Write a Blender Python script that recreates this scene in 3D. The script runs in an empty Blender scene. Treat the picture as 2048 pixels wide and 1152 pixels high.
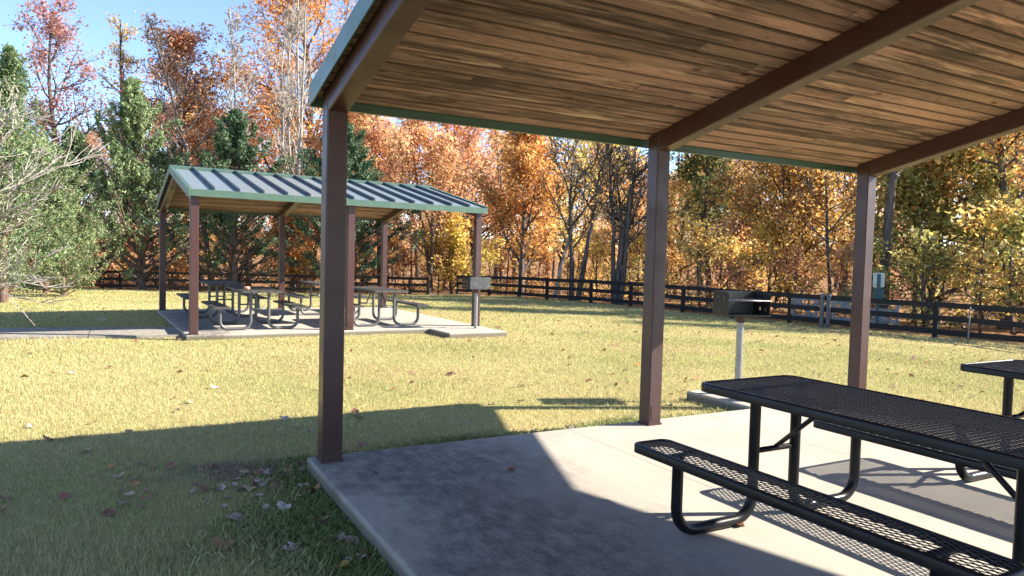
import bpy, math, random
import numpy as np
from mathutils import Vector, Matrix
SC = bpy.context.scene
COL = SC.collection
PI = math.pi

# ------------------------------------------------------------------ camera
CAM = np.array([-1.3013, -4.9094, 1.4395])
CM = np.array([[0.875836, -0.481874, 0.026616], [-0.002380, 0.050838, 0.998704], [0.482602, 0.874765, -0.043379]])
FPX = 1437.3
cd = bpy.data.cameras.new('camera'); cam = bpy.data.objects.new('camera', cd); COL.objects.link(cam)
cd.sensor_width = 36; cd.lens = FPX / 2048 * 36; cd.clip_start = 0.05; cd.clip_end = 1200
cam.matrix_world = Matrix(((CM[0][0], CM[1][0], -CM[2][0], CAM[0]), (CM[0][1], CM[1][1], -CM[2][1], CAM[1]),
                           (CM[0][2], CM[1][2], -CM[2][2], CAM[2]), (0, 0, 0, 1)))
SC.camera = cam
# ------------------------------------------------------------------ sky and sun
SUN = Vector((1.48, -0.62, 1.0)).normalized()
EL = math.asin(SUN.z); AZ = math.atan2(SUN.x, SUN.y)
wd = bpy.data.worlds.new('World'); SC.world = wd; wd.use_nodes = True
wn = wd.node_tree; bg = wn.nodes['Background']
sky = wn.nodes.new('ShaderNodeTexSky'); sky.sky_type = 'NISHITA'; sky.sun_disc = False
sky.sun_elevation = EL; sky.sun_rotation = AZ; sky.air_density = 1.0; sky.dust_density = 0.0; sky.ozone_density = 1.3; sky.altitude = 4500
wn.links.new(sky.outputs[0], bg.inputs[0]); bg.inputs[1].default_value = 0.125
sl = bpy.data.lights.new('sun', 'SUN'); sl.energy = 5.0; sl.angle = math.radians(0.45); sl.color = (1.0, 0.93, 0.80)
so = bpy.data.objects.new('sun', sl); COL.objects.link(so)
so.rotation_euler = SUN.to_track_quat('Z', 'Y').to_euler(); so.location = (20, -10, 15)
vs = SC.view_settings; vs.view_transform = 'Standard'; vs.look = 'None'; vs.exposure = 1.78; vs.gamma = 1.0; vs.use_curve_mapping = False
SC.cycles.max_bounces = 6; SC.cycles.diffuse_bounces = 4; SC.cycles.transparent_max_bounces = 8

# ------------------------------------------------------------------ pixel helpers (2048 x 1152 photograph) used only to read real positions
def depth_pt(px, py, D):
    return CAM + D * (CM.T @ np.array([(px - 1024) / FPX, (576 - py) / FPX, 1.0]))
def horizon(px): return 513.6 + (px - 1024) * 0.0266
def plan(px, D):
    p = depth_pt(px, horizon(px), D); return float(p[0]), float(p[1])

# ------------------------------------------------------------------ materials
def newmat(name):
    m = bpy.data.materials.new(name); m.use_nodes = True
    nt = m.node_tree; nt.nodes.clear()
    out = nt.nodes.new('ShaderNodeOutputMaterial')
    return m, nt, out
class N:
    def __init__(s, nt): s.nt = nt
    def n(s, t, **kw):
        nd = s.nt.nodes.new(t)
        for k, v in kw.items(): setattr(nd, k, v)
        return nd
    def l(s, a, b): s.nt.links.new(a, b)
    def val(s, sock, v):
        if hasattr(v, 'links'): s.l(v, sock)
        elif hasattr(v, 'outputs'): s.l(v.outputs[0], sock)
        else: sock.default_value = v
    def math(s, op, a, b=0.0, clamp=False):
        m = s.n('ShaderNodeMath', operation=op, use_clamp=clamp); s.val(m.inputs[0], a); s.val(m.inputs[1], b); return m.outputs[0]
    def mix(s, fac, a, b, blend='MIX'):
        m = s.n('ShaderNodeMix', data_type='RGBA', blend_type=blend); s.val(m.inputs[0], fac)
        for i, c in ((6, a), (7, b)):
            if isinstance(c, tuple): m.inputs[i].default_value = (*c[:3], 1)
            else: s.val(m.inputs[i], c)
        return m.outputs[2]
    def noise(s, vec, scale, detail=3, rough=0.55, dim='3D'):
        t = s.n('ShaderNodeTexNoise', noise_dimensions=dim); s.val(t.inputs['Scale'], scale); t.inputs['Detail'].default_value = detail
        t.inputs['Roughness'].default_value = rough
        if vec is not None: s.l(vec, t.inputs['Vector'])
        return t.outputs['Fac']
    def mapping(s, vec, scale=(1, 1, 1), loc=(0, 0, 0)):
        m = s.n('ShaderNodeMapping'); s.l(vec, m.inputs[0]); m.inputs['Scale'].default_value = scale
        if hasattr(loc, 'links'): s.l(loc, m.inputs['Location'])
        else: m.inputs['Location'].default_value = loc
        return m.outputs[0]
    def ramp(s, fac, stops, interp='LINEAR'):
        r = s.n('ShaderNodeValToRGB'); s.val(r.inputs[0], fac); cr = r.color_ramp; cr.interpolation = interp
        while len(cr.elements) < len(stops): cr.elements.new(0.5)
        for e, (p, c) in zip(cr.elements, stops):
            e.position = p; e.color = (*c, 1) if isinstance(c, tuple) else (c, c, c, 1)
        return r.outputs[0]
    def smooth(s, v, a, b, lo=0.0, hi=1.0):
        m = s.n('ShaderNodeMapRange', interpolation_type='SMOOTHSTEP'); s.val(m.inputs[0], v)
        for i, x in enumerate((a, b, lo, hi)): m.inputs[i + 1].default_value = x
        return m.outputs[0]
    def bump(s, h, strength=0.3, dist=0.01):
        b = s.n('ShaderNodeBump'); b.inputs['Strength'].default_value = strength; b.inputs['Distance'].default_value = dist; s.l(h, b.inputs['Height']); return b.outputs[0]
    def bsdf(s, col, rough=0.5, metal=0.0, normal=None, spec=0.5):
        b = s.n('ShaderNodeBsdfPrincipled')
        if isinstance(col, tuple): b.inputs['Base Color'].default_value = (*col, 1)
        else: s.l(col, b.inputs['Base Color'])
        s.val(b.inputs['Roughness'], rough); s.val(b.inputs['Metallic'], metal); b.inputs['Specular IOR Level'].default_value = spec
        if normal is not None: s.l(normal, b.inputs['Normal'])
        return b.outputs[0]

def painted(name, col, rough=0.4, dirt=0.35, spec=0.5, scale=6.0, metal=0.0, dirtcol=None, bmp=0.12):
    m, nt, out = newmat(name); N_ = N(nt)
    g = N_.n('ShaderNodeNewGeometry'); oi = N_.n('ShaderNodeObjectInfo')
    a = N_.noise(g.outputs['Position'], scale, 5, 0.6); f = N_.noise(g.outputs['Position'], scale * 14, 3, 0.6)
    dc = dirtcol or tuple(c * 0.62 + 0.012 for c in col)
    c = N_.mix(N_.math('MULTIPLY', N_.smooth(a, 0.42, 0.72), dirt), col, dc)
    v = N_.math('MULTIPLY_ADD', oi.outputs['Random'], 0.12); nt.nodes[-1].inputs[2].default_value = 0.94
    hsv = N_.n('ShaderNodeHueSaturation'); N_.l(c, hsv.inputs['Color']); N_.l(v, hsv.inputs['Value'])
    r = N_.smooth(a, 0.3, 0.8, rough * 0.8, min(1, rough * 1.35))
    N_.l(N_.bsdf(hsv.outputs[0], r, metal, N_.bump(f, bmp, 0.002), spec), out.inputs[0]); return m

M = {}
M['brown'] = painted('brown_paint', (0.055, 0.0205, 0.019), 0.42, 0.4, 0.5, 3.0)
M['green'] = painted('green_trim', (0.058, 0.110, 0.080), 0.42, 0.5, 0.5, 5.0, dirtcol=(0.09, 0.13, 0.09))
M['roof'] = painted('green_roof_metal', (0.165, 0.19, 0.185), 0.33, 0.3, 0.9, 1.2, bmp=0.0)
M['seam'] = painted('shaded_roof_seam', (0.022, 0.034, 0.045), 0.4, 0.3, 0.5, 2.0, bmp=0.0)  # roof metal again, with the shade on the seam sides put into its colour
M['black'] = painted('black_coating', (0.009, 0.0085, 0.010), 0.33, 0.2, 0.22, 5.0)
M['blackmesh'] = painted('black_mesh_coating', (0.022, 0.022, 0.026), 0.30, 0.2, 0.8, 5.0, bmp=0.0)
M['blackfence'] = painted('black_fence_paint', (0.012, 0.0115, 0.013), 0.62, 0.6, 0.25, 4.0, dirtcol=(0.028, 0.025, 0.023))
M['galv'] = painted('galvanised_steel', (0.30, 0.30, 0.295), 0.42, 0.6, 0.5, 22.0, 0.6)
M['greytube'] = painted('grey_tube', (0.115, 0.112, 0.11), 0.42, 0.5, 0.5, 8.0, 0.2)
M['plank'] = painted('dark_plank', (0.06, 0.056, 0.053), 0.6, 0.6, 0.4, 7.0)
M['grill'] = painted('grill_steel', (0.014, 0.0138, 0.0135), 0.5, 0.6, 0.3, 9.0, 0.0, dirtcol=(0.022, 0.021, 0.019))
M['grillback'] = painted('grill_back_plate', (0.055, 0.06, 0.063), 0.5, 0.8, 0.5, 14.0, 0.2, dirtcol=(0.11, 0.105, 0.09))
M['rust'] = painted('rusty_collar', (0.085, 0.045, 0.03), 0.7, 0.6, 0.3, 15.0)
M['grate'] = painted('grate_steel', (0.20, 0.19, 0.18), 0.4, 0.6, 0.5, 20.0, 0.6)
M['signpale'] = painted('pale_sign_back', (0.50, 0.55, 0.50), 0.6, 0.3)
M['signgreen'] = painted('dark_green_metal', (0.010, 0.075, 0.085), 0.4, 0.3)
M['greywood'] = painted('weathered_grey_wood', (0.30, 0.295, 0.285), 0.85, 0.8, 0.2, 9.0, dirtcol=(0.13, 0.125, 0.12))
M['greypost'] = painted('weathered_grey_post', (0.14, 0.145, 0.15), 0.85, 0.8, 0.2, 9.0, dirtcol=(0.08, 0.08, 0.08))
M['stone'] = painted('pinkish_stone', (0.42, 0.22, 0.16), 0.8, 0.6, 0.2, 30.0)

def mat_boards():
    m, nt, out = newmat('weathered_pine'); k = N(nt)
    tc = k.n('ShaderNodeTexCoord'); oi = k.n('ShaderNodeObjectInfo')
    cmb = k.n('ShaderNodeCombineXYZ'); k.l(k.math('MULTIPLY', oi.outputs['Random'], 83.0), cmb.inputs[0]); k.l(k.math('MULTIPLY', oi.outputs['Random'], 31.0), cmb.inputs[1])
    add = k.n('ShaderNodeVectorMath', operation='ADD'); k.l(tc.outputs['Object'], add.inputs[0]); k.l(cmb.outputs[0], add.inputs[1])
    P = add.outputs[0]
    # knots: sparse cells stretched along the board
    vo = k.n('ShaderNodeTexVoronoi', feature='F1'); k.l(k.mapping(P, (2.4, 7.0, 0.0)), vo.inputs['Vector']); vo.inputs['Scale'].default_value = 1.0
    kd = vo.outputs['Distance']
    sel = k.n('ShaderNodeSeparateColor'); k.l(vo.outputs['Color'], sel.inputs[0])
    on = k.math('GREATER_THAN', sel.outputs[0], 0.50)
    knot = k.math('MULTIPLY', k.smooth(kd, 0.135, 0.075), on)
    ring = k.math('MULTIPLY', k.smooth(kd, 0.42, 0.06), on)
    # cathedral grain bent round the knots
    big = k.noise(k.mapping(P, (0.9, 5.0, 1.0)), 1.0, 2, 0.5)
    sx = k.n('ShaderNodeSeparateXYZ'); k.l(P, sx.inputs[0])
    ph = k.math('ADD', k.math('MULTIPLY', sx.outputs[1], 170.0), k.math('ADD', k.math('MULTIPLY', big, 62.0), k.math('MULTIPLY', ring, 9.0)))
    g = k.math('MULTIPLY_ADD', k.math('SINE', ph), 0.5); nt.nodes[-1].inputs[2].default_value = 0.5
    fine = k.noise(k.mapping(P, (6, 260, 1)), 1.0, 3, 0.7)
    base = k.mix(oi.outputs['Random'], (0.43, 0.235, 0.155), (0.27, 0.150, 0.108))
    rnd2 = k.math('FRACT', k.math('MULTIPLY', oi.outputs['Random'], 17.31))
    base = k.mix(k.math('MULTIPLY', k.smooth(rnd2, 0.6, 1.0), 0.6), base, (0.42, 0.26, 0.155))
    c = k.mix(k.math('MULTIPLY', k.smooth(g, 0.55, 1.0), 0.42), base, (0.135, 0.07, 0.04))
    c = k.mix(k.math('MULTIPLY', k.smooth(fine, 0.5, 0.8), 0.4), c, (0.10, 0.065, 0.045))
    # grey-brown weather stains, streaked along the grain
    g_ = k.n('ShaderNodeNewGeometry')
    st = k.noise(k.mapping(P, (0.9, 13.0, 1.0)), 1.3, 7, 0.72)
    st2 = k.noise(k.mapping(g_.outputs['Position'], (0.45, 1.5, 1.0)), 1.3, 5, 0.62)
    st3 = k.noise(k.mapping(P, (5.0, 34.0, 1.0)), 1.0, 4, 0.7)
    s = k.math('MULTIPLY', k.smooth(st, 0.38, 0.57), k.smooth(st2, 0.34, 0.55))
    rnd4 = k.math('FRACT', k.math('MULTIPLY', oi.outputs['Random'], 91.3))
    s = k.math('MULTIPLY', s, k.smooth(rnd4, 0.1, 0.6, 0.35, 1.0))
    s = k.math('MAXIMUM', s, k.math('MULTIPLY', k.smooth(st3, 0.60, 0.72), 0.35))
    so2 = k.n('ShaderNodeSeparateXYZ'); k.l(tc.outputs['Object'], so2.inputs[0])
    edge = k.smooth(k.math('ADD', k.math('ABSOLUTE', so2.outputs[1]), k.math('MULTIPLY', k.math('SUBTRACT', st3, 0.5), 0.012)), 0.047, 0.0575)  # joint dirt plus painted shade of the seam gaps, along both board edges
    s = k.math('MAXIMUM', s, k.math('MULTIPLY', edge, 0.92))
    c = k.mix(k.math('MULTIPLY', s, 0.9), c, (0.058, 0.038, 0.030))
    pale = k.math('MULTIPLY', k.smooth(k.noise(k.mapping(P, (0.8, 11.0, 1.0), (7, 3, 0)), 1.2, 4, 0.6), 0.57, 0.68), 0.65)
    c = k.mix(pale, c, (0.52, 0.365, 0.24))
    c = k.mix(k.math('MULTIPLY', knot, 0.9), c, (0.085, 0.022, 0.010))
    rnd3 = k.math('FRACT', k.math('MULTIPLY', oi.outputs['Random'], 41.7))
    hv = k.n('ShaderNodeHueSaturation'); k.l(c, hv.inputs['Color']); k.l(k.smooth(rnd3, 0.0, 1.0, 0.68, 1.30), hv.inputs['Value']); hv.inputs['Saturation'].default_value = 0.92; c = hv.outputs[0]
    h = k.math('ADD', k.math('MULTIPLY', g, 0.4), k.math('MULTIPLY', fine, 0.8))
    k.l(k.bsdf(c, 0.72, 0, k.bump(h, 0.35, 0.002), 0.25), out.inputs[0]); return m
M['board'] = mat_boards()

def mat_concrete(name, stain):
    m, nt, out = newmat(name); k = N(nt)
    tc = k.n('ShaderNodeTexCoord'); P = tc.outputs['Object']; sx = k.n('ShaderNodeSeparateXYZ'); k.l(P, sx.inputs[0])
    a = k.noise(P, 1.1, 6, 0.62); b = k.noise(k.mapping(P, (1.6, 0.7, 1)), 11, 6, 0.72); f = k.noise(P, 150, 2, 0.6)
    br = k.noise(k.mapping(P, (95, 2.2, 1)), 1.0, 3, 0.65)
    br2 = k.noise(k.mapping(P, (26, 0.5, 1)), 1.0, 3, 0.6)
    c = k.mix(k.smooth(a, 0.3, 0.7), (0.415, 0.37, 0.31), (0.34, 0.305, 0.258))
    c = k.mix(k.math('MULTIPLY', k.smooth(br, 0.46, 0.75), 0.35), c, (0.27, 0.24, 0.20))
    c = k.mix(k.math('MULTIPLY', k.smooth(br2, 0.5, 0.7), 0.25), c, (0.30, 0.265, 0.215))
    c = k.mix(k.math('MULTIPLY', k.smooth(b, 0.5, 0.75), 0.3), c, (0.29, 0.26, 0.22))
    # black mildew growing from the open end
    w = k.math('ADD', sx.outputs[0], k.math('MULTIPLY', k.math('SUBTRACT', a, 0.5), 1.7))
    band = k.math('MULTIPLY', k.smooth(w, stain, stain * 0.35), k.smooth(w, -0.30, 0.35, 0.35, 1.0))
    yy = k.smooth(k.math('ADD', sx.outputs[1], k.math('MULTIPLY', a, 1.2)), 6.55, 7.0, 0.0, 0.7)
    band = k.math('MAXIMUM', band, k.math('MULTIPLY', yy, k.smooth(sx.outputs[0], 2.6, 0.3)))
    mottle = k.math('MULTIPLY', k.smooth(k.noise(k.mapping(P, (1.3, 0.8, 1)), 7, 9, 0.78), 0.34, 0.62, 0.2, 1.0), k.math('MULTIPLY', k.smooth(k.noise(P, 85, 4, 0.75), 0.34, 0.60, 0.45, 1.0), k.smooth(br, 0.2, 0.6, 0.8, 1.0)))
    sm = k.math('MULTIPLY', band, k.math('MULTIPLY_ADD', mottle, 0.75)); nt.nodes[-2].inputs[2].default_value = 0.2
    c = k.mix(k.math('MULTIPLY', sm, 0.95), c, (0.040, 0.039, 0.036))
    # tooled lines left by the broom
    for x0 in (0.62, 0.80, 2.05, 3.6):
        d = k.math('ABSOLUTE', k.math('SUBTRACT', k.math('ADD', sx.outputs[0], k.math('MULTIPLY', k.noise(k.mapping(P, (0, 1.5, 0)), 1.0, 2), 0.03)), x0))
        c = k.mix(k.math('MULTIPLY', k.smooth(d, 0.010, 0.003), 0.55), c, (0.14, 0.125, 0.105))
    # earth splashed on the edges below the top
    c = k.mix(k.math('MULTIPLY', k.smooth(sx.outputs[2], -0.012, -0.05), 0.75 if stain > 0 else 0.0), c, (0.10, 0.085, 0.055))
    h = k.math('ADD', k.math('MULTIPLY', br, 0.8), k.math('ADD', k.math('MULTIPLY', f, 0.4), b))
    k.l(k.bsdf(c, 0.88, 0, k.bump(h, 0.35, 0.004), 0.25), out.inputs[0]); return m
M['concrete'] = mat_concrete('broomed_concrete', 1.75)
M['concrete2'] = mat_concrete('broomed_concrete_far', 0.8); M['pathcon'] = mat_concrete('path_concrete', -60.0)

def mat_ground():
    m, nt, out = newmat('lawn_soil'); k = N(nt)
    g = k.n('ShaderNodeNewGeometry'); P = g.outputs['Position']
    at = k.n('ShaderNodeAttribute', attribute_name='cover'); sc = k.n('ShaderNodeSeparateColor'); k.l(at.outputs['Color'], sc.inputs[0])
    a = k.noise(P, 0.45, 5, 0.6); b = k.noise(P, 5, 6, 0.7); f = k.noise(P, 60, 4, 0.7); t = k.noise(k.mapping(P, (240, 240, 60)), 1.0, 2, 0.7)
    c = k.mix(k.smooth(a, 0.35, 0.65), (0.46, 0.37, 0.155), (0.33, 0.31, 0.105))
    c = k.mix(k.math('MULTIPLY', k.smooth(b, 0.45, 0.7), 0.55), c, (0.40, 0.27, 0.13))
    c = k.mix(k.math('MULTIPLY', k.smooth(f, 0.5, 0.75), 0.5), c, (0.19, 0.17, 0.07))
    c = k.mix(k.math('MULTIPLY', k.smooth(t, 0.55, 0.7), 0.35), c, (0.55, 0.46, 0.24))
    litter = k.mix(k.smooth(b, 0.35, 0.65), (0.20, 0.105, 0.05), (0.32, 0.17, 0.07))
    litter = k.mix(k.math('MULTIPLY', k.smooth(f, 0.45, 0.7), 0.7), litter, (0.09, 0.05, 0.03))
    soil = k.mix(k.smooth(f, 0.4, 0.65), (0.13, 0.09, 0.06), (0.24, 0.17, 0.115))
    clover = k.mix(k.smooth(f, 0.4, 0.65), (0.05, 0.085, 0.02), (0.10, 0.10, 0.045))
    c = k.mix(k.math('MULTIPLY', sc.outputs[2], 0.85), c, clover)
    c = k.mix(sc.outputs[1], c, soil)
    c = k.mix(sc.outputs[0], c, litter)
    h = k.math('ADD', b, k.math('ADD', k.math('MULTIPLY', f, 0.6), k.math('MULTIPLY', t, 0.25)))
    k.l(k.bsdf(c, 0.95, 0, k.bump(h, 0.8, 0.03), 0.1), out.inputs[0]); return m
M['ground'] = mat_ground()

def mat_blade():
    m, nt, out = newmat('grass_blade'); k = N(nt)
    at = k.n('ShaderNodeAttribute', attribute_name='tone')
    d = k.n('ShaderNodeBsdfDiffuse'); k.l(at.outputs['Color'], d.inputs[0])
    t = k.n('ShaderNodeBsdfTranslucent'); k.l(at.outputs['Color'], t.inputs[0])
    x = k.n('ShaderNodeMixShader'); x.inputs[0].default_value = 0.3; k.l(d.outputs[0], x.inputs[1]); k.l(t.outputs[0], x.inputs[2])
    k.l(x.outputs[0], out.inputs[0]); return m
M['blade'] = mat_blade()

def mat_leaf(name, cols, trans=0.48, perobj=False):
    m, nt, out = newmat(name); k = N(nt)
    g = k.n('ShaderNodeNewGeometry'); oi = k.n('ShaderNodeObjectInfo')
    r = oi.outputs['Random'] if perobj else g.outputs['Random Per Island']
    n = len(cols)
    c = k.ramp(r, [((i + 0.5) / n, col) for i, col in enumerate(cols)])
    hsv = k.n('ShaderNodeHueSaturation'); k.l(c, hsv.inputs['Color'])
    big = k.noise(g.outputs['Position'], 0.55, 2, 0.5)
    v = k.smooth(big, 0.3, 0.7, 0.80, 1.15); k.l(v, hsv.inputs['Value'])
    k.l(k.math('MULTIPLY_ADD', oi.outputs['Random'], 0.03), hsv.inputs['Hue']); nt.nodes[-1].inputs[2].default_value = 0.485
    d = k.n('ShaderNodeBsdfPrincipled'); k.l(hsv.outputs[0], d.inputs['Base Color']); d.inputs['Roughness'].default_value = 0.55; d.inputs['Specular IOR Level'].default_value = 0.3
    t = k.n('ShaderNodeBsdfTranslucent'); k.l(hsv.outputs[0], t.inputs[0])
    x = k.n('ShaderNodeMixShader'); x.inputs[0].default_value = trans; k.l(d.outputs[0], x.inputs[1]); k.l(t.outputs[0], x.inputs[2])
    k.l(x.outputs[0], out.inputs[0]); return m
LEAF = {
 'gold':   mat_leaf('leaf_gold', [(0.40, 0.22, 0.08), (0.58, 0.33, 0.09), (0.70, 0.45, 0.12), (0.76, 0.54, 0.17), (0.52, 0.34, 0.12), (0.33, 0.18, 0.09)]),
 'orange': mat_leaf('leaf_orange', [(0.55, 0.23, 0.08), (0.72, 0.34, 0.10), (0.78, 0.43, 0.13), (0.80, 0.54, 0.20), (0.62, 0.29, 0.12)]),
 'pink':   mat_leaf('leaf_salmon', [(0.64, 0.31, 0.16), (0.75, 0.41, 0.21), (0.81, 0.48, 0.23), (0.83, 0.57, 0.30), (0.69, 0.35, 0.20)]),
 'rust':   mat_leaf('leaf_rust', [(0.36, 0.17, 0.09), (0.50, 0.25, 0.12), (0.60, 0.34, 0.16), (0.42, 0.24, 0.15), (0.66, 0.42, 0.20)]),
 'plum':   mat_leaf('leaf_plum', [(0.38, 0.15, 0.15), (0.48, 0.20, 0.20), (0.56, 0.28, 0.24), (0.42, 0.24, 0.23)]),
 'yellow': mat_leaf('leaf_yellow', [(0.68, 0.48, 0.12), (0.80, 0.60, 0.15), (0.74, 0.56, 0.20), (0.60, 0.48, 0.16), (0.76, 0.46, 0.14)]),
 'mixed':  mat_leaf('leaf_green_yellow', [(0.21, 0.26, 0.07), (0.34, 0.36, 0.10), (0.54, 0.48, 0.14), (0.64, 0.54, 0.18), (0.27, 0.30, 0.08), (0.60, 0.40, 0.15), (0.17, 0.21, 0.07)]),
 'dkgreen': mat_leaf('leaf_dark_green', [(0.08, 0.12, 0.04), (0.13, 0.17, 0.06), (0.20, 0.22, 0.07), (0.32, 0.27, 0.09)]),
 'cedar':  mat_leaf('cedar_spray', [(0.13, 0.20, 0.085), (0.21, 0.275, 0.115), (0.28, 0.335, 0.15), (0.085, 0.15, 0.075), (0.33, 0.34, 0.18)], 0.2),
 'cedar2': mat_leaf('cedar_spray_bluish', [(0.055, 0.115, 0.065), (0.09, 0.16, 0.08), (0.14, 0.20, 0.095), (0.045, 0.09, 0.05)], 0.2),
 'lime':   mat_leaf('cypress_spray', [(0.13, 0.21, 0.085), (0.20, 0.28, 0.11), (0.27, 0.33, 0.15), (0.09, 0.16, 0.075), (0.34, 0.34, 0.20)], 0.25),
}
M['fallen'] = mat_leaf('fallen_leaf', [(0.26, 0.10, 0.055), (0.36, 0.19, 0.11), (0.44, 0.27, 0.17), (0.20, 0.09, 0.07), (0.48, 0.20, 0.07), (0.50, 0.37, 0.26), (0.31, 0.14, 0.08)], 0.15, True)
M['litter'] = mat_leaf('leaf_litter_tone', [(0.20, 0.07, 0.035), (0.30, 0.14, 0.07), (0.36, 0.20, 0.12), (0.15, 0.07, 0.05), (0.44, 0.20, 0.06)], 0.15)
M['paleleaf'] = mat_leaf('pale_dry_leaf', [(0.42, 0.32, 0.27), (0.34, 0.25, 0.22), (0.50, 0.40, 0.34)], 0.1, True)
M['yellowleaf'] = mat_leaf('yellow_dry_leaf', [(0.60, 0.38, 0.07), (0.62, 0.42, 0.1)], 0.2, True)
def mat_bark(name, a, b):
    m, nt, out = newmat(name); k = N(nt); g = k.n('ShaderNodeNewGeometry'); P = g.outputs['Position']
    n1 = k.noise(k.mapping(P, (9, 9, 1.6)), 1.0, 5, 0.7); n2 = k.noise(P, 1.2, 3)
    c = k.mix(k.smooth(n1, 0.35, 0.65), a, b); c = k.mix(k.math('MULTIPLY', k.smooth(n2, 0.45, 0.7), 0.4), c, tuple(x * 0.6 for x in a))
    k.l(k.bsdf(c, 0.9, 0, k.bump(n1, 0.6, 0.02), 0.15), out.inputs[0]); return m
M['bark'] = mat_bark('dark_bark', (0.060, 0.048, 0.042), (0.14, 0.115, 0.10))
M['barkpale'] = mat_bark('pale_grey_bark', (0.24, 0.20, 0.17), (0.42, 0.37, 0.32))
M['twig'] = mat_bark('bleached_twig', (0.24, 0.21, 0.185), (0.46, 0.41, 0.37))
M['barkred'] = mat_bark('cedar_bark', (0.10, 0.065, 0.05), (0.21, 0.14, 0.105))

# ------------------------------------------------------------------ mesh helpers
def mesh(name, v, f, smooth=False):
    me = bpy.data.meshes.new(name); me.from_pydata([tuple(map(float, x)) for x in v], [], f); me.update()
    if smooth: me.polygons.foreach_set('use_smooth', [True] * len(me.polygons))
    return me
def mesh_np(name, V, F, smooth=False):
    """V (n,3) float, F (m,k) int: fast path."""
    me = bpy.data.meshes.new(name); n, (m, k) = len(V), F.shape
    me.vertices.add(n); me.vertices.foreach_set('co', np.asarray(V, np.float32).ravel())
    me.loops.add(m * k); me.loops.foreach_set('vertex_index', np.asarray(F, np.int32).ravel())
    me.polygons.add(m); me.polygons.foreach_set('loop_start', np.arange(0, m * k, k, dtype=np.int32))
    me.update(calc_edges=True)
    if smooth: me.polygons.foreach_set('use_smooth', np.ones(m, bool))
    return me
def link(name, me, mat=None, parent=None, loc=None, rot=None):
    o = bpy.data.objects.new(name, me)
    if mat is not None and me is not None:
        if not me.materials: me.materials.append(mat)
        elif me.materials[0] is not mat:
            o.material_slots[0].link = 'OBJECT'; o.material_slots[0].material = mat
    COL.objects.link(o)
    if parent is not None: o.parent = parent
    if loc is not None: o.location = loc
    if rot is not None: o.rotation_euler = rot
    return o
def tag(o, label=None, cat=None, group=None, kind=None):
    for k_, v_ in (('label', label), ('category', cat), ('group', group), ('kind', kind)):
        if v_: o[k_] = v_
    return o
def thing(name, label, cat, loc=(0, 0, 0), rz=0.0, group=None):
    o = bpy.data.objects.new(name, None); COL.objects.link(o); o.location = loc; o.rotation_euler = (0, 0, rz); o.empty_display_size = 0.2
    return tag(o, label, cat, group)
class MB:
    def __init__(s): s.v = []; s.f = []
    def add(s, v, f):
        b = len(s.v); s.v += [tuple(map(float, x)) for x in v]; s.f += [tuple(i + b for i in q) for q in f]
    def box(s, x0, x1, y0, y1, z0, z1):
        s.add([(x0, y0, z0), (x1, y0, z0), (x1, y1, z0), (x0, y1, z0), (x0, y0, z1), (x1, y0, z1), (x1, y1, z1), (x0, y1, z1)],
              [(0, 3, 2, 1), (4, 5, 6, 7), (0, 1, 5, 4), (1, 2, 6, 5), (2, 3, 7, 6), (3, 0, 4, 7)]); return s
    def loft(s, rings, cap=True, closed=False):
        """rings: lists of equal-length points"""
        n = len(rings[0]); v = [p for r in rings for p in r]; f = []
        m = len(rings); L = m if closed else m - 1
        for i in range(L):
            a, b = i * n, ((i + 1) % m) * n
            for j in range(n): f.append((a + j, a + (j + 1) % n, b + (j + 1) % n, b + j))
        if cap and not closed: f.append(tuple(range(n - 1, -1, -1))); f.append(tuple(range((m - 1) * n, m * n)))
        s.add(v, f); return s
    def tube(s, path, r, n=10, closed=False, cap=True):
        P = [Vector(p) for p in path]; m = len(P); rr = r if hasattr(r, '__len__') else [r] * m
        rings = []; nrm = None
        for i in range(m):
            a = P[(i - 1) % m] if (closed or i > 0) else P[i]; b = P[(i + 1) % m] if (closed or i < m - 1) else P[i]
            t = (b - a).normalized()
            if nrm is None: nrm = t.orthogonal().normalized()
            nrm = (nrm - t * nrm.dot(t)).normalized(); bi = t.cross(nrm)
            rings.append([tuple(P[i] + (nrm * math.cos(2 * PI * j / n) + bi * math.sin(2 * PI * j / n)) * rr[i]) for j in range(n)])
        return s.loft(rings, cap, closed)
    def bar(s, p, q, w, h, up=(0, 0, 1), ch=0.0):
        p, q, up = Vector(p), Vector(q), Vector(up); t = (q - p).normalized(); sd = t.cross(up).normalized(); u = sd.cross(t)
        if ch: sec = [(-w/2+ch, -h/2), (w/2-ch, -h/2), (w/2, -h/2+ch), (w/2, h/2-ch), (w/2-ch, h/2), (-w/2+ch, h/2), (-w/2, h/2-ch), (-w/2, -h/2+ch)]
        else: sec = [(-w/2, -h/2), (w/2, -h/2), (w/2, h/2), (-w/2, h/2)]
        return s.loft([[tuple(c + sd * a + u * b) for a, b in sec] for c in (p, q)])
    def mesh(s, name, smooth=False): return mesh(name, s.v, s.f, smooth)
    def build(s, name, mat, parent=None, smooth=False, loc=None, rot=None): return link(name, s.mesh(name, smooth), mat, parent, loc, rot)
def auto_smooth(me, ang=40):
    me.polygons.foreach_set('use_smooth', [True] * len(me.polygons))
    try: me.set_sharp_from_angle(angle=math.radians(ang))
    except Exception: pass
    return me
def copy_tree(o, parent=None):
    c = o.copy(); COL.objects.link(c); c.parent = parent
    for ch in [x for x in bpy.data.objects if x.parent is o]: copy_tree(ch, c)
    return c

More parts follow.
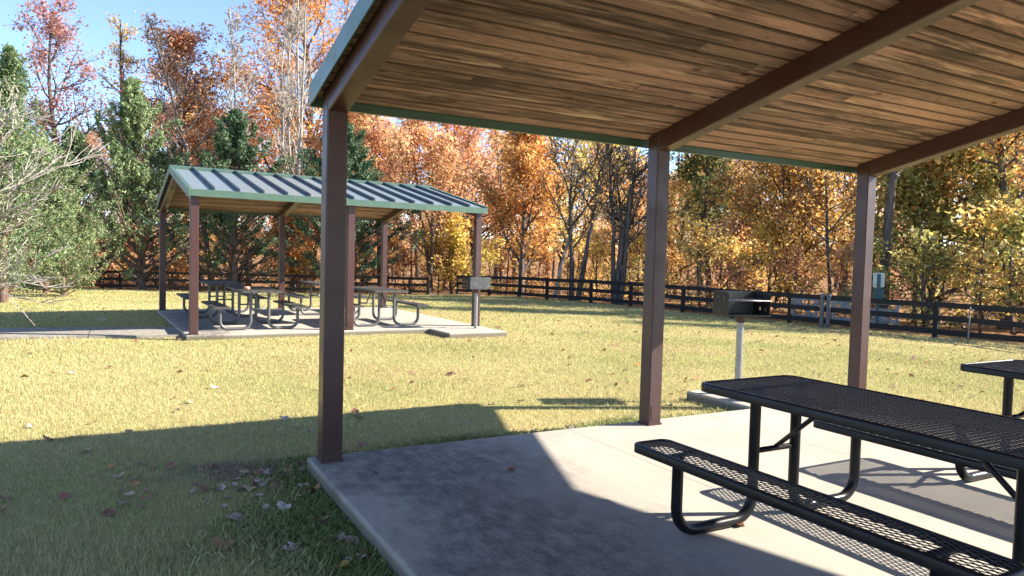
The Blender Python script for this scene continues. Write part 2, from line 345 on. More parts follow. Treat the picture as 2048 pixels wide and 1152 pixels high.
# ------------------------------------------------------------------ terrain
S, W, PW, H = 2.8315, 5.5703, 0.14, 2.3824
WN = 6.25          # depth of the near shelter
FAR = (-0.0969, 8.9232, -0.0873); FA = 0.0380
FENCE = [(2160, 17.0), (2067, 18.5), (1877, 20.3), (1719, 22.1), (1584, 23.9), (1469, 25.8), (1369, 27.6), (1264, 29.6), (1184, 31.6), (1096, 33.8), (1041, 35.9), (980, 38.0), (917, 40.2)]
FZ = [-0.56, -0.56, -0.56, -0.56, -0.56, -0.56, -0.55, -0.50, -0.52, -0.55, -0.60, -0.65, -0.72]
FENCE_L = [(857, 41.5), (820, 41.5), (735, 41.3), (650, 41.0), (565, 40.6), (480, 40.2), (400, 39.8), (320, 39.4), (241, 39.2), (152, 39.0), (63, 38.8), (-30, 38.6), (-120, 38.4)]
ctrl = [(-.3, -2, -.11), (-.3, .3, -.11), (-3, -2, -.12), (-3, 1, -.11), (2.8, .4, -.085), (5.8, .4, -.11), (5, 2, -.14), (0, 3, -.11), (3, 4, -.14), (-5, 4, -.12),
        (7, -3, -.12), (10, 0, -.25), (10, -5, -.2), (0, -8, -.12), (-8, -8, -.12), (6, -8, -.13), (-.5, 8.5, -.18), (3, 8.5, -.19), (6.1, 8.5, -.21), (-.6, 15, -.19), (3, 15.2, -.21),
        (6, 15, -.24), (-4, 10.1, -.155), (-8, 10.6, -.15), (-15, 11, -.15), (-6, 18, -.3), (2, 21, -.42), (7, 21, -.42), (-2, 24, -.5)]
for (px, D), z in zip(FENCE, FZ): ctrl.append((*plan(px, D), z))
for px, D in FENCE_L[::2]: ctrl.append((*plan(px, D), -0.93))
for px, D, z in [(100, 33, -.60), (300, 33, -.60), (520, 33.5, -.60), (760, 34.5, -.60), (-300, 33, -.62), (1000, 60, -1.4), (300, 65, -1.5), (1700, 55, -1.3), (-300, 65, -1.4), (1000, 110, -2.), (200, 120, -2.), (1900, 100, -2.), (2400, 60, -1.2)]: ctrl.append((*plan(px, D), z))
CT = np.array(ctrl); n_ = len(CT)
def _phi(r2): return np.where(r2 > 1e-9, 0.5 * r2 * np.log(np.maximum(r2, 1e-9)), 0.0)
_A = np.zeros((n_ + 3, n_ + 3)); _d = CT[:, None, :2] - CT[None, :, :2]; _A[:n_, :n_] = _phi((_d ** 2).sum(-1)) + np.eye(n_) * 2.0
_A[:n_, n_] = 1; _A[:n_, n_ + 1:] = CT[:, :2]; _A[n_:, :n_] = _A[:n_, n_:].T
_w = np.linalg.solve(_A, np.concatenate([CT[:, 2], np.zeros(3)]))
def gz(x, y):
    x = np.asarray(x, float); y = np.asarray(y, float); sh = x.shape; x = x.ravel(); y = y.ravel(); out = np.zeros_like(x)
    for i in range(0, len(x), 40000):
        sl_ = slice(i, i + 40000); d = np.stack([x[sl_, None] - CT[:, 0], y[sl_, None] - CT[:, 1]], -1)
        out[sl_] = _phi((d ** 2).sum(-1)) @ _w[:n_] + _w[n_] + _w[n_ + 1] * x[sl_] + _w[n_ + 2] * y[sl_]
    out = np.clip(out, -3.0, -0.02) + 0.012 * np.sin(x * 1.9 + 0.6 * y) * np.sin(y * 1.5 - 0.4 * x) * np.clip((np.hypot(x, y - 2) - 3) / 6, 0, 1)
    dc = np.hypot(x - CAM[0], y - CAM[1]); q = np.clip((dc - 128) / 60, 0, 1); out = out + 9.0 * q * q * (3 - 2 * q)     # wooded rise far behind
    return out.reshape(sh)
def gz1(x, y): return float(gz(np.array([x]), np.array([y]))[0])
# inside the fence or beyond it: signed side of the fence polyline, in depth along the view
_fp = sorted(FENCE + FENCE_L); _fx = np.array([a for a, _ in _fp], float); _fd = np.array([b for _, b in _fp])
def beyond(x, y):
    v = np.stack([x - CAM[0], y - CAM[1]], -1); r = v @ CM[0][:2]; d = v @ CM[2][:2]
    px = 1024 + FPX * r / np.maximum(d, 0.3)
    return np.where(d > 0.5, d - np.interp(px, _fx, _fd), -10 + 0 * d)
def in_far(x, y, m=0.0):
    c, s_ = math.cos(FA), math.sin(FA); u = c * (x - FAR[0]) + s_ * (y - FAR[1]); v = -s_ * (x - FAR[0]) + c * (y - FAR[1])
    so_ = 0.126 + m
    return ((u > -so_) & (u < 2 * S + so_) & (v > -so_) & (v < W + so_)) | ((u > 4.48 - m) & (u < 5.82 + m) & (v > -1.14 - m) & (v < 0))
def in_near(x, y, m=0.0):
    so_ = 0.126 + m
    return ((x > -so_) & (x < 2 * S + so_) & (y > -WN - so_) & (y < so_)) | ((x > 4.28 - m) & (x < 5.35 + m) & (y > 0) & (y < 1.15 + m))
PATH_T = [(-0.30, 10.78), (-3.2, 11.25), (-8, 11.9), (-16, 12.6)]; PATH_B = [(-0.24, 9.38), (-3.0, 9.42), (-8, 9.9), (-16, 10.6)]
def in_path(x, y, m=0.0):
    t = np.interp(-x, [-a for a, _ in PATH_T], [b for _, b in PATH_T]); b_ = np.interp(-x, [-a for a, _ in PATH_B], [b for _, b in PATH_B])
    return (x < -0.15) & (x > -16) & (y < t + m) & (y > b_ - m)
def sn(x, y, s, k=0.0):
    return (np.sin(x * s + 1.3 * np.sin(y * s * .7 + k) + k) + np.sin(y * s * 1.3 + 1.7 * np.sin(x * s * .6 - k) + 2 * k) + np.sin((x + y) * s * .8 + k * 3)) / 3
def clover(x, y):
    """where the green clover grows thick: along the slab edges"""
    dl = np.where(y < 0.5, (-0.126 - x), 9.0); a = np.clip(1 - (dl - 0.02 - 0.26 * (sn(x, y, 3.1) + 1) * 0.8) / 0.40, 0, 1) * (dl > -0.1)
    db = np.where((x > 0.1) & (x < 5.0), y - 0.126, 9.0); b = np.clip(1 - (db - 0.22 - 0.16 * sn(x, y, 4.3, 1)) / 0.28, 0, 1) * (db > -0.1)
    c = np.clip((sn(x, y, 2.3, 2.1) - 0.55) / 0.25, 0, 1) * np.clip(1 - np.hypot(x + 1.5, y + 1.5) / 3.5, 0, 1)
    return np.clip(np.maximum(np.maximum(a, b), 0.7 * c), 0, 1)
def bare(x, y):
    d = np.hypot((x + 0.50) / 0.62, (y - 0.42) / 0.30) + 0.30 * sn(x, y, 5.0) + 0.28 * sn(x, y, 13.0, 2)
    return np.clip((1.1 - d) / 0.6, 0, 1)
def build_ground():
    def axis(lo, hi, c, n):
        t = np.linspace(-1, 1, n); a = np.sinh(t * 4.2) / math.sinh(4.2)
        return np.where(a < 0, c + a * (c - lo), c + a * (hi - c))
    xs = axis(-200, 260, 1.0, 260); ys = axis(-90, 330, 2.0, 300)
    X, Y = np.meshgrid(xs, ys); Z = gz(X, Y)
    V = np.stack([X.ravel(), Y.ravel(), Z.ravel()], -1); nx, ny = len(xs), len(ys)
    i = (np.arange(ny - 1)[:, None] * nx + np.arange(nx - 1)).ravel(); F = np.stack([i, i + 1, i + nx + 1, i + nx], -1)
    me = mesh_np('ground', V, F, True)
    ca = me.color_attributes.new('cover', 'FLOAT_COLOR', 'POINT')
    lit = np.clip((beyond(V[:, 0], V[:, 1]) + 0.6) / 2.0, 0, 1); c = np.ones((len(V), 4), np.float32)
    c[:, 0] = lit; c[:, 1] = bare(V[:, 0], V[:, 1]); c[:, 2] = clover(V[:, 0], V[:, 1])
    ca.data.foreach_set('color', c.ravel())
    tag(link('ground', me, M['ground']), kind='structure')
build_ground()

def slab_mb(x0, x1, y0, y1, z0, z1, ch=0.014):
    mb = MB()
    def ring(d, z): return [(x0 + d, y0 + d, z), (x1 - d, y0 + d, z), (x1 - d, y1 - d, z), (x0 + d, y1 - d, z)]
    return mb.loft([ring(0, z0), ring(0, z1 - ch), ring(ch * 0.35, z1 - ch * 0.35), ring(ch, z1)])
e_ = 0.126
def pads(name_mat, base, rz, pad):
    o = slab_mb(-e_, 2 * S + e_, -e_, W + e_, -0.35, 0).build('pavement_slab', M[name_mat], loc=base, rot=(0, 0, rz)); tag(o, kind='structure')
    p = slab_mb(*pad, -0.35, -0.006).build('grill_pad', M[name_mat], loc=base, rot=(0, 0, rz)); tag(p, kind='structure')
W = WN
pads('concrete', (0, -WN, 0), 0, (4.30, 5.33, W + e_ + .004, W + 1.13))
W = 5.5703
pads('concrete2', FAR, FA, (4.50, 5.80, -1.12, -e_ - .004))
def build_path():
    T = [(-0.245, 10.75)] + PATH_T[1:]; B = [(-0.215, 9.38)] + PATH_B[1:]
    tops = []
    for t, b in zip(T, B): tops.append((t, b))
    # each bay between joints is its own slab of concrete
    k = 0
    root = None
    pts = []
    xs = np.arange(0, 16, 1.5)
    for x in xs:
        xx = -0.22 - x; t = np.interp(-xx, [-a for a, _ in T], [b for _, b in T]); b_ = np.interp(-xx, [-a for a, _ in B], [b for _, b in B]); pts.append((xx, float(b_), float(t)))
    base = thing_struct = bpy.data.objects.new('path', None); COL.objects.link(base); base['kind'] = 'structure'
    for (xa, ba, ta), (xb, bb, tb) in zip(pts[:-1], pts[1:]):
        mb = MB(); g = 0.006
        def c(x, y): return gz1(x, y) + 0.045
        q = [(xa - g, ba), (xb + g, bb), (xb + g, tb), (xa - g, ta)]
        mb.loft([[(x, y, c(x, y) - 0.15) for x, y in q][::-1], [(x, y, c(x, y)) for x, y in q][::-1]])
        mb.build('path_panel', M['pathcon'], base)
build_path()

# ------------------------------------------------------------------ picnic shelters
EO, XO, ZE, SLP = 0.167, 0.124, 2.554, (3.194 - 2.554) / (5.5703 / 2 + 0.167)
def zt(y):            # top of the roof sheet over local y
    d = y + EO if y < W / 2 else (W + EO - y); return ZE + SLP * d
TH = math.atan(SLP); CT_, ST_ = math.cos(TH), math.sin(TH)
BCACHE = {}
def board_mesh(L, w):
    k_ = (round(L, 2), round(w, 4))
    if k_ not in BCACHE:
        mb = MB(); t = 0.034; c = 0.010; h = w / 2
        sec = [(-h, 0), (-h, -t + c), (-h + c, -t), (h - c, -t), (h, -t + c), (h, 0)]
        mb.loft([[(x, a, b) for a, b in sec] for x in (-L / 2, L / 2)]); BCACHE[k_] = mb.mesh('roof_board')
    return BCACHE[k_]
def make_shelter(label, loc, rz):
    rng = random.Random(5)
    root = thing('picnic_shelter', label, 'shelter', loc, rz)
    pm, rm = None, None
    h = PW / 2
    for y in (0, W):
        for x in (0, S, 2 * S):
            if pm is None:
                pm = {}
            sgn = 1 if y == 0 else -1
            if sgn not in pm:
                mb = MB(); c = 0.009
                sec = [(-h + c, -h), (h - c, -h), (h, -h + c), (h, h - c), (h - c, h), (-h + c, h), (-h, h - c), (-h, -h + c)]
                top = [(a, b, zt(0) - 0.062 + SLP * b * sgn) for a, b in sec]
                mb.loft([[(a, b, 0.014) for a, b in sec], top])
                pm[sgn] = mb.mesh('post')
                mb = MB(); p_ = h + 0.006
                mb.box(-p_, p_, -p_, p_, 0.0, 0.016); pm['b'] = mb.mesh('base_plate')
            o = link('post', pm[sgn], M['brown'], root, (x, y, 0)); link('base_plate', pm['b'], M['brown'], o)
            if x == S: MB().box(-0.045, 0.045, -h - 0.004, -h - 0.0005, 0.05, 0.17).build('access_panel', M['brown'], o)
    # rafters
    for y, sgn in ((0, 1), (W, -1)):
        mb = MB(); w2 = h - 0.003; c = 0.008; dep = 0.163
        y0, y1 = h + 0.001, W / 2
        def sec(yy):
            yl = y + sgn * yy; zz = zt(yl) - 0.062 if yy < W / 2 - 1e-6 else ZE + SLP * (W / 2 + EO) - 0.062
            return [(a, sgn * yy, zz + b) for a, b in [(-w2 + c, -dep), (w2 - c, -dep), (w2, -dep + c), (w2, 0), (-w2, 0), (-w2, -dep + c)]]
        mb.loft([sec(y0), sec(y1)]); rmesh = mb.mesh('rafter')
        for x in (0, S, 2 * S): link('rafter', rmesh, M['brown'], root, (x, y, 0))
    # boards of the ceiling, each its own piece
    L0, L1 = -XO + 0.022, 2 * S + XO - 0.022; run = (W / 2 + EO - 0.022) / CT_; n = 25; pitch = run / n
    for side in (1, -1):
        for i in range(n):
            s_ = 0.022 / CT_ + (i + 0.5) * pitch            # distance up the slope from the eave
            yl = -EO + s_ * CT_; zz = ZE + SLP * (yl + EO) - 0.028
            y = yl if side == 1 else W - yl
            cuts = [rng.choice([0.9, 1.5, 2.1, 2.7, 3.3, 3.9, 4.5])] if rng.random() < 0.6 else []
            if len(cuts) == 2 and cuts[1] - cuts[0] < 1.0: cuts = cuts[:1]
            ed = [L0] + [L0 + c for c in cuts] + [L1]
            for a, b in zip(ed[:-1], ed[1:]):
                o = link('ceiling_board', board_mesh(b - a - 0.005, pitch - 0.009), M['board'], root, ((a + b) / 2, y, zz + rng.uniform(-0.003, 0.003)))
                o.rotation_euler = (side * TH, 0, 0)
    # roof sheets and standing seams
    xa, xb = -XO, 2 * S + XO; ns = 14; sp = (xb - xa) / ns
    for side in (1, -1):
        A = -EO + 0.002; B = W / 2 - 0.001
        def pt(x, yl, dz): return (x, yl if side == 1 else W - yl, ZE + SLP * (yl + EO) + dz)
        mb = MB(); g = 0.0015
        mb.loft([[pt(-sp / 2 + g, A, -0.022), pt(sp / 2 - g, A, -0.022), pt(sp / 2 - g, A, 0), pt(-sp / 2 + g, A, 0)], [pt(-sp / 2 + g, B, -0.022), pt(sp / 2 - g, B, -0.022), pt(sp / 2 - g, B, 0), pt(-sp / 2 + g, B, 0)]])
        pmz = mb.mesh('roof_panel')
        for i in range(ns): link('roof_panel', pmz, M['roof'], root, (xa + (i + 0.5) * sp, 0, 0))
        mb = MB(); sw = 0.017
        mb.loft([[pt(-sw, A, 0.0005), pt(sw, A, 0.0005), pt(sw * .8, A, 0.058), pt(-sw * .8, A, 0.058)], [pt(-sw, B - .07, 0.0005), pt(sw, B - .07, 0.0005), pt(sw * .8, B - .07, 0.058), pt(-sw * .8, B - .07, 0.058)]])
        smz = mb.mesh('roof_seam')
        for i in range(1, ns): link('roof_seam', smz, M['seam'], root, (xa + i * sp, 0, 0))
        # eave fascia with a small return lip
        mb = MB(); yo = -EO - 0.010; sg = 1 if side == 1 else -1
        prof = [(yo, 2.436), (yo + 0.035, 2.436), (yo + 0.035, 2.440), (yo + 0.006, 2.442), (yo + 0.006, ZE - 0.004), (yo + 0.05, ZE + 0.004), (yo + 0.05, ZE + 0.0085), (yo, ZE + 0.004)]
        mb.loft([[(x, a if side == 1 else W - a, b) for a, b in prof] for x in (xa - 0.004, xb + 0.004)])
        mb.build('eave_fascia', M['green'], root)
        # rake trims on both gable ends
        for x, sx in ((xa, -1), (xb, 1)):
            mb = MB()
            def rk(yl): return [(x + sx * 0.002, yl if side == 1 else W - yl, ZE + SLP * (yl + EO) - 0.112), (x + sx * 0.013, yl if side == 1 else W - yl, ZE + SLP * (yl + EO) - 0.112),
                                (x + sx * 0.013, yl if side == 1 else W - yl, ZE + SLP * (yl + EO) + 0.030), (x - sx * 0.055, yl if side == 1 else W - yl, ZE + SLP * (yl + EO) + 0.030), (x - sx * 0.055, yl if side == 1 else W - yl, ZE + SLP * (yl + EO) + 0.024), (x + sx * 0.002, yl if side == 1 else W - yl, ZE + SLP * (yl + EO) + 0.024)]
            mb.loft([rk(-EO - 0.006), rk(W / 2)]); mb.build('rake_trim', M['green'], root)
    mb = MB(); zr = ZE + SLP * (W / 2 + EO)
    capx = (xa - 0.016, xb + 0.016); q = 0.14
    prof = [(W / 2 - q, zr - SLP * q + 0.050), (W / 2, zr + 0.052), (W / 2 + q, zr - SLP * q + 0.050), (W / 2 + q, zr - SLP * q + 0.004), (W / 2 + q - .006, zr - SLP * q + 0.004), (W / 2 + q - .006, zr - SLP * q + 0.046), (W / 2, zr + 0.046), (W / 2 - q + .006, zr - SLP * q + 0.046), (W / 2 - q + .006, zr - SLP * q + 0.004), (W / 2 - q, zr - SLP * q + 0.004)]
    mb.loft([[(x, a, b) for a, b in prof] for x in capx]); mb.build('ridge_cap', M['green'], root)
    return root
W = WN
make_shelter('large brown steel picnic shelter overhead with weathered board ceiling', (0, -WN, 0), 0.0)
W = 5.5703
make_shelter('smaller-looking distant picnic shelter with green standing seam roof on the lawn', FAR, FA)

# ------------------------------------------------------------------ picnic tables
def rrect(w, l, r, n=6):
    pts = []
    for cx, cy, a0 in ((w/2 - r, l/2 - r, 0), (-w/2 + r, l/2 - r, PI/2), (-w/2 + r, -l/2 + r, PI), (w/2 - r, -l/2 + r, 1.5*PI)):
        for i in range(n + 1):
            a = a0 + PI / 2 * i / n; pts.append((cx + r * math.cos(a), cy + r * math.sin(a)))
    return pts
def rim_mesh(name, w, l, r, hgt):
    prof = [(0.0, -hgt), (0.0, -0.010), (0.003, -0.003), (0.010, 0.0), (0.022, 0.0), (0.026, -0.006), (0.020, -0.012), (0.008, -0.012), (0.006, -hgt)]
    mb = MB(); rings = []
    for d, z in prof: rings.append([(x, y, z) for x, y in rrect(w - 2 * d, l - 2 * d, max(r - d, 0.004))])
    mb.loft(rings, False, True); return auto_smooth(mb.mesh(name), 50)
def exp_mesh(name, w, l, r):
    """expanded-metal panel: long way of the diamonds along the length"""
    LW, SW = 0.062, 0.0300; hw, hl = w / 2 - 0.016, l / 2 - 0.016
    V = []; F = []
    nx = int(2 * hw / (SW / 2)) + 1; ny = int(2 * hl / (LW / 2)) + 1
    sw, th = 0.0017, 0.0014
    def node(i, j): return np.array([-hw + i * SW / 2, -hl + j * LW / 2, 0.0])
    def inside(p):
        qx, qy = abs(p[0]) - (w/2 - r), abs(p[1]) - (l/2 - r)
        return not (qx > 0 and qy > 0 and math.hypot(qx, qy) > r - 0.012)
    for i in range(nx - 1):
        for j in range(ny - 1):
            a, b = (node(i, j), node(i + 1, j + 1)) if (i + j) % 2 == 0 else (node(i + 1, j), node(i, j + 1))
            if not (inside(a) and inside(b)): continue
            # bonds are flat stretches: pull the strand ends so four strands meet in a short bar
            t = b - a; t = t / np.linalg.norm(t); n_v = np.array([-t[1], t[0], 0.0]) * sw; up = np.array([0, 0, th]); o = len(V)
            tl = n_v * 0.0 + np.array([0, 0, 0.0014])
            for p in (a - t * 0.002, b + t * 0.002):
                V += [p - n_v - up - tl, p + n_v - up + tl, p + n_v + up + tl, p - n_v + up - tl]
            F += [(o + q, o + (q + 1) % 4, o + 4 + (q + 1) % 4, o + 4 + q) for q in range(4)]
    # the flat bonds where four strands meet, in rows across the panel
    for i in range(nx):
        for j in range(ny):
            p = node(i, j)
            if (i + j) % 2 or not inside(p): continue
            o = len(V); a_, b_ = 0.0026, 0.0085
            for z in (-0.0012, 0.0030): V += [p + np.array([sx * a_, sy * b_, z + (0.0012 * sy if z > 0 else 0)]) for sx, sy in ((-1, -1), (1, -1), (1, 1), (-1, 1))]
            F += [(o + q, o + (q + 1) % 4, o + 4 + (q + 1) % 4, o + 4 + q) for q in range(4)] + [(o + 4, o + 5, o + 6, o + 7)]
    return mesh_np(name, np.array(V), np.array(F))
def arc(c, r, a0, a1, n=7): return [(c[0] + r * math.cos(a0 + (a1 - a0) * i / n), c[1] + r * math.sin(a0 + (a1 - a0) * i / n)) for i in range(n + 1)]
def table_frame(root, mat, tr, endv, us, bo, ztop, zseat, rad=0.13):
    """U loops, cross bars and diagonal braces"""
    mb = MB()
    pr = [(us, ztop)] + arc((us + rad, tr + rad), rad, PI, 1.5 * PI) + arc((bo - rad, tr + rad), rad, 1.5 * PI, 2 * PI) + [(bo, zseat)]
    mb.tube([(a, 0, b) for a, b in pr], tr, 14, cap=True); lm = auto_smooth(mb.mesh('leg_loop'), 50)
    mb = MB(); mb.tube([(-us + tr, 0, 0.40), (us - tr, 0, 0.40)], 0.016, 10); cm = mb.mesh('cross_bar', True)
    mb = MB(); mb.tube([(0, 0, 0.405), (0, -endv * 0.55, ztop - 0.004)], 0.0135, 10); dm = mb.mesh('brace', True)
    mb = MB(); mb.box(-us - 0.17, us + 0.17, -0.022, 0.022, ztop - 0.006, ztop + 0.004); sm = mb.mesh('top_bracket')
    mb = MB(); mb.box(-0.10, 0.10, -0.022, 0.022, -0.006, 0.004); bm = mb.mesh('seat_bracket')
    for v in (endv, -endv):
        for sx in (1, -1):
            o = link('leg', lm, mat, root, (0, v, 0)); o.rotation_euler = (0, 0, 0 if sx == 1 else PI)
            link('seat_bracket', bm, mat, root, (sx * bo, v, zseat))
        link('cross_bar', cm, mat, root, (0, v, 0)); link('top_bracket', sm, mat, root, (0, v, 0))
        link('brace', dm, mat, root, (0, v, 0), (0, 0, 0 if v > 0 else PI))
MESHT = {}
def mesh_table(label, loc, rz):
    root = thing('picnic_table', label, 'picnic table', loc, rz, 'black mesh picnic tables under the near shelter')
    Lt, Wt, Ws, bo = 1.84, 0.765, 0.25, 0.715
    if not MESHT:
        MESHT['t'] = rim_mesh('table_top', Wt, Lt, 0.075, 0.048); MESHT['tp'] = exp_mesh('mesh_panel', Wt, Lt, 0.075)
        MESHT['s'] = rim_mesh('seat', Ws, Lt, 0.06, 0.045); MESHT['sp'] = exp_mesh('mesh_panel', Ws, Lt, 0.06)
        for k_ in ('tp', 'sp'): MESHT[k_].materials.append(M['blackmesh'])
    o = link('table_top', MESHT['t'], M['black'], root, (0, 0, 0.76)); p = link('mesh_panel', MESHT['tp'], M['blackmesh'], o, (0, 0, -0.006)); p['kind'] = 'stuff'
    for sx in (1, -1):
        o = link('seat', MESHT['s'], M['black'], root, (sx * bo, 0, 0.46)); p = link('mesh_panel', MESHT['sp'], M['blackmesh'], o, (0, 0, -0.006)); p['kind'] = 'stuff'
    table_frame(root, M['black'], 0.030, Lt / 2 - 0.245, 0.165, bo, 0.738, 0.436)
    return root
mesh_table('black mesh picnic table in the foreground, beside the middle post', (1.965, -2.79, 0), 0.0)
mesh_table('black mesh picnic table at the right edge, farther along the slab', (4.355, -2.885, 0), 0.0)
PLT = {}
def plank_table(label, x, y):
    root = thing('picnic_table', label, 'picnic table', (x, y, FAR[2]), FA + random.Random(label).uniform(-0.02, 0.02), 'plank picnic tables under the far shelter')
    Lt, bo = 1.83, 0.715
    if not PLT:
        mb = MB()
        def ch(w, c=0.006): return [(-w/2 + c, -0.019), (w/2 - c, -0.019), (w/2, -0.019 + c), (w/2, 0.019 - c), (w/2 - c, 0.019), (-w/2 + c, 0.019), (-w/2, 0.019 - c), (-w/2, -0.019 + c)]
        mb.loft([[(a, yy, b) for a, b in ch(0.138)] for yy in (-Lt / 2, Lt / 2)]); PLT['p'] = mb.mesh('plank')
    for i in range(5): link('plank', PLT['p'], M['plank'], root, ((i - 2) * 0.1475, 0, 0.741))
    for sx in (1, -1):
        for d in (-0.071, 0.071): link('plank', PLT['p'], M['plank'], root, (sx * bo + d, 0, 0.441))
    table_frame(root, M['greytube'], 0.030, 0.62, 0.165, bo, 0.716, 0.416, 0.15)
    return root
plank_table('grey plank picnic table at the front left of the far shelter', 1.10, 10.08)
plank_table('grey plank picnic table at the back left of the far shelter', 0.82, 12.85)
plank_table('grey plank picnic table at the front right of the far shelter', 3.66, 10.18)
plank_table('grey plank picnic table at the back right of the far shelter', 3.25, 13.05)

# ------------------------------------------------------------------ pedestal grills
def make_grill(label, loc, rz, hgt):
    """local: box opens to -y"""
    root = thing('pedestal_grill', label, 'grill', loc, rz, 'park grills on steel posts')
    w, d, h = 0.48, 0.36, 0.255; t = 0.004
    mb = MB(); mb.tube([(0, 0, 0), (0, 0, hgt - 0.075)], 0.0375, 20); auto = link('post', auto_smooth(mb.mesh('post'), 50), M['galv'], root)
    mb = MB(); mb.tube([(0, 0, hgt - 0.085), (0, 0, hgt - 0.0005)], 0.046, 20); link('collar', auto_smooth(mb.mesh('collar'), 50), M['rust'], root)
    mb = MB(); mb.box(-w/2, w/2, -d/2 - 0.03, d/2, hgt, hgt + t); mb.box(-w/2, w/2, -d/2 - 0.034, -d/2 - 0.0305, hgt - 0.002, hgt + 0.014); mb.build('fire_pan', M['grill'], root)
    mb = MB(); mb.box(-w/2, w/2, d/2 - t, d/2, hgt + t + .001, hgt + h); mb.build('back_plate', M['grillback'], root)
    # side plates with rounded front corner and four slots
    for sx in (-1, 1):
        mb = MB(); x0 = sx * (w/2 + 0.001)
        ys = [-d/2, -d/2 + 0.07, -d/2 + 0.10, -d/2 + 0.19, -d/2 + 0.22, d/2]
        # solid strips and pierced strips
        def strip(y0, y1, z0, z1): mb.box(min(x0, x0 + sx * t), max(x0, x0 + sx * t), y0, y1, z0, z1)
        z0, z1 = hgt + 0.002, hgt + h
        strip(ys[0], ys[1], z0, z1 - 0.02); strip(ys[0] + 0.02, ys[1], z1 - 0.02, z1); strip(ys[2], ys[3], z0, z1); strip(ys[4], ys[5], z0, z1)
        for a, b in ((ys[1], ys[2]), (ys[3], ys[4])):
            for za, zb in ((z0, hgt + 0.05), (hgt + 0.085, hgt + 0.13), (hgt + 0.165, z1)): strip(a, b, za, zb)
        mb.build('side_plate', M['grill'], root)
        mb = MB()
        for yy in (ys[1] + 0.015, ys[3] + 0.015):
            mb.tube([(sx * (w/2 - 0.02), yy - 0.02, hgt + 0.185), (sx * (w/2 + 0.012), yy, hgt + 0.19), (sx * (w/2 + 0.016), yy + 0.006, hgt + 0.205), (sx * (w/2 + 0.008), yy + 0.012, hgt + 0.214)], 0.005, 6)
        mb.build('grate_hook', M['grate'], root, True)
    mb = MB(); gzv = hgt + 0.165; gd = d + 0.03
    mb.tube([(-w/2 - 0.012, -gd/2 + 0.01, gzv), (w/2 + 0.012, -gd/2 + 0.01, gzv)], 0.0075, 8)
    mb.tube([(-w/2 + 0.02, d/2 - 0.03, gzv), (w/2 - 0.02, d/2 - 0.03, gzv)], 0.0065, 8)
    for i in range(17):
        x = -w/2 + 0.03 + i * (w - 0.06) / 16; mb.tube([(x, -gd/2 + 0.01, gzv + 0.004), (x, d/2 - 0.03, gzv + 0.004)], 0.0055, 6)
    mb.build('cooking_grate', M['grate'], root, True)
    return root
make_grill('black open grill on a galvanised post, between the middle and right posts', (4.72, 0.78, -0.006), math.radians(-18), 0.875)
make_grill('grey-backed grill on a post beside the far shelter', (5.36, 8.72, FAR[2] - 0.006), FA + PI, 0.835)

# ------------------------------------------------------------------ black board fences
PXM = {}
def fence(label, pts, zs, grey=()):
    P = [(*plan(px, D), ) for px, D in pts]
    root = thing('board_fence', label, 'fence', (P[0][0], P[0][1], zs[0]))
    o0 = Vector((P[0][0], P[0][1], zs[0])); rg = random.Random(3)
    hp, pit, bh = 1.06, 0.375, 0.155
    if 'm' not in PXM:
        mb = MB(); q = 0.062; c = 0.008
        sec = [(-q + c, -q), (q - c, -q), (q, -q + c), (q, q - c), (q - c, q), (-q + c, q), (-q, q - c), (-q, -q + c)]
        mb.loft([[(a, b, -0.5) for a, b in sec], [(a, b, hp - 0.02) for a, b in sec], [(a * .8, b * .8, hp) for a, b in sec]]); PXM['m'] = mb.mesh('post')
    for i, (x, y) in enumerate(P):
        a = P[max(i - 1, 0)]; b = P[min(i + 1, len(P) - 1)]
        link('post', PXM['m'], M['blackfence'], root, Vector((x, y, zs[i])) - o0, (rg.uniform(-.012, .012), rg.uniform(-.012, .012), math.atan2(b[1] - a[1], b[0] - a[0])))
    for i in range(len(P) - 1):
        a = Vector((*P[i], zs[i])) - o0; b = Vector((*P[i + 1], zs[i + 1])) - o0
        t = (b - a).normalized(); side = Vector((t.y, -t.x, 0)).normalized()
        if side.dot(Vector((CAM[0], CAM[1], 0)) - (a + o0)) < 0: side = -side
        for r_ in range(3):
            z = hp - 0.095 - r_ * pit; off = side * 0.078
            mb = MB(); j = rg.uniform(-.012, .012); mb.bar(a + off + t * 0.002 + Vector((0, 0, z + j)), b + off - t * 0.002 + Vector((0, 0, z + rg.uniform(-.012, .012))), 0.026, bh, ch=0.004)
            mb.build('rail', M['blackfence'], root)
    return root
fz = [gz1(*plan(px, D)) for px, D in FENCE]; fence('long black three-rail board fence running along the right side of the lawn', FENCE, fz)
fzl = [gz1(*plan(px, D)) for px, D in FENCE_L]; fence('black board fence behind the far shelter and the evergreens', FENCE_L, fzl)
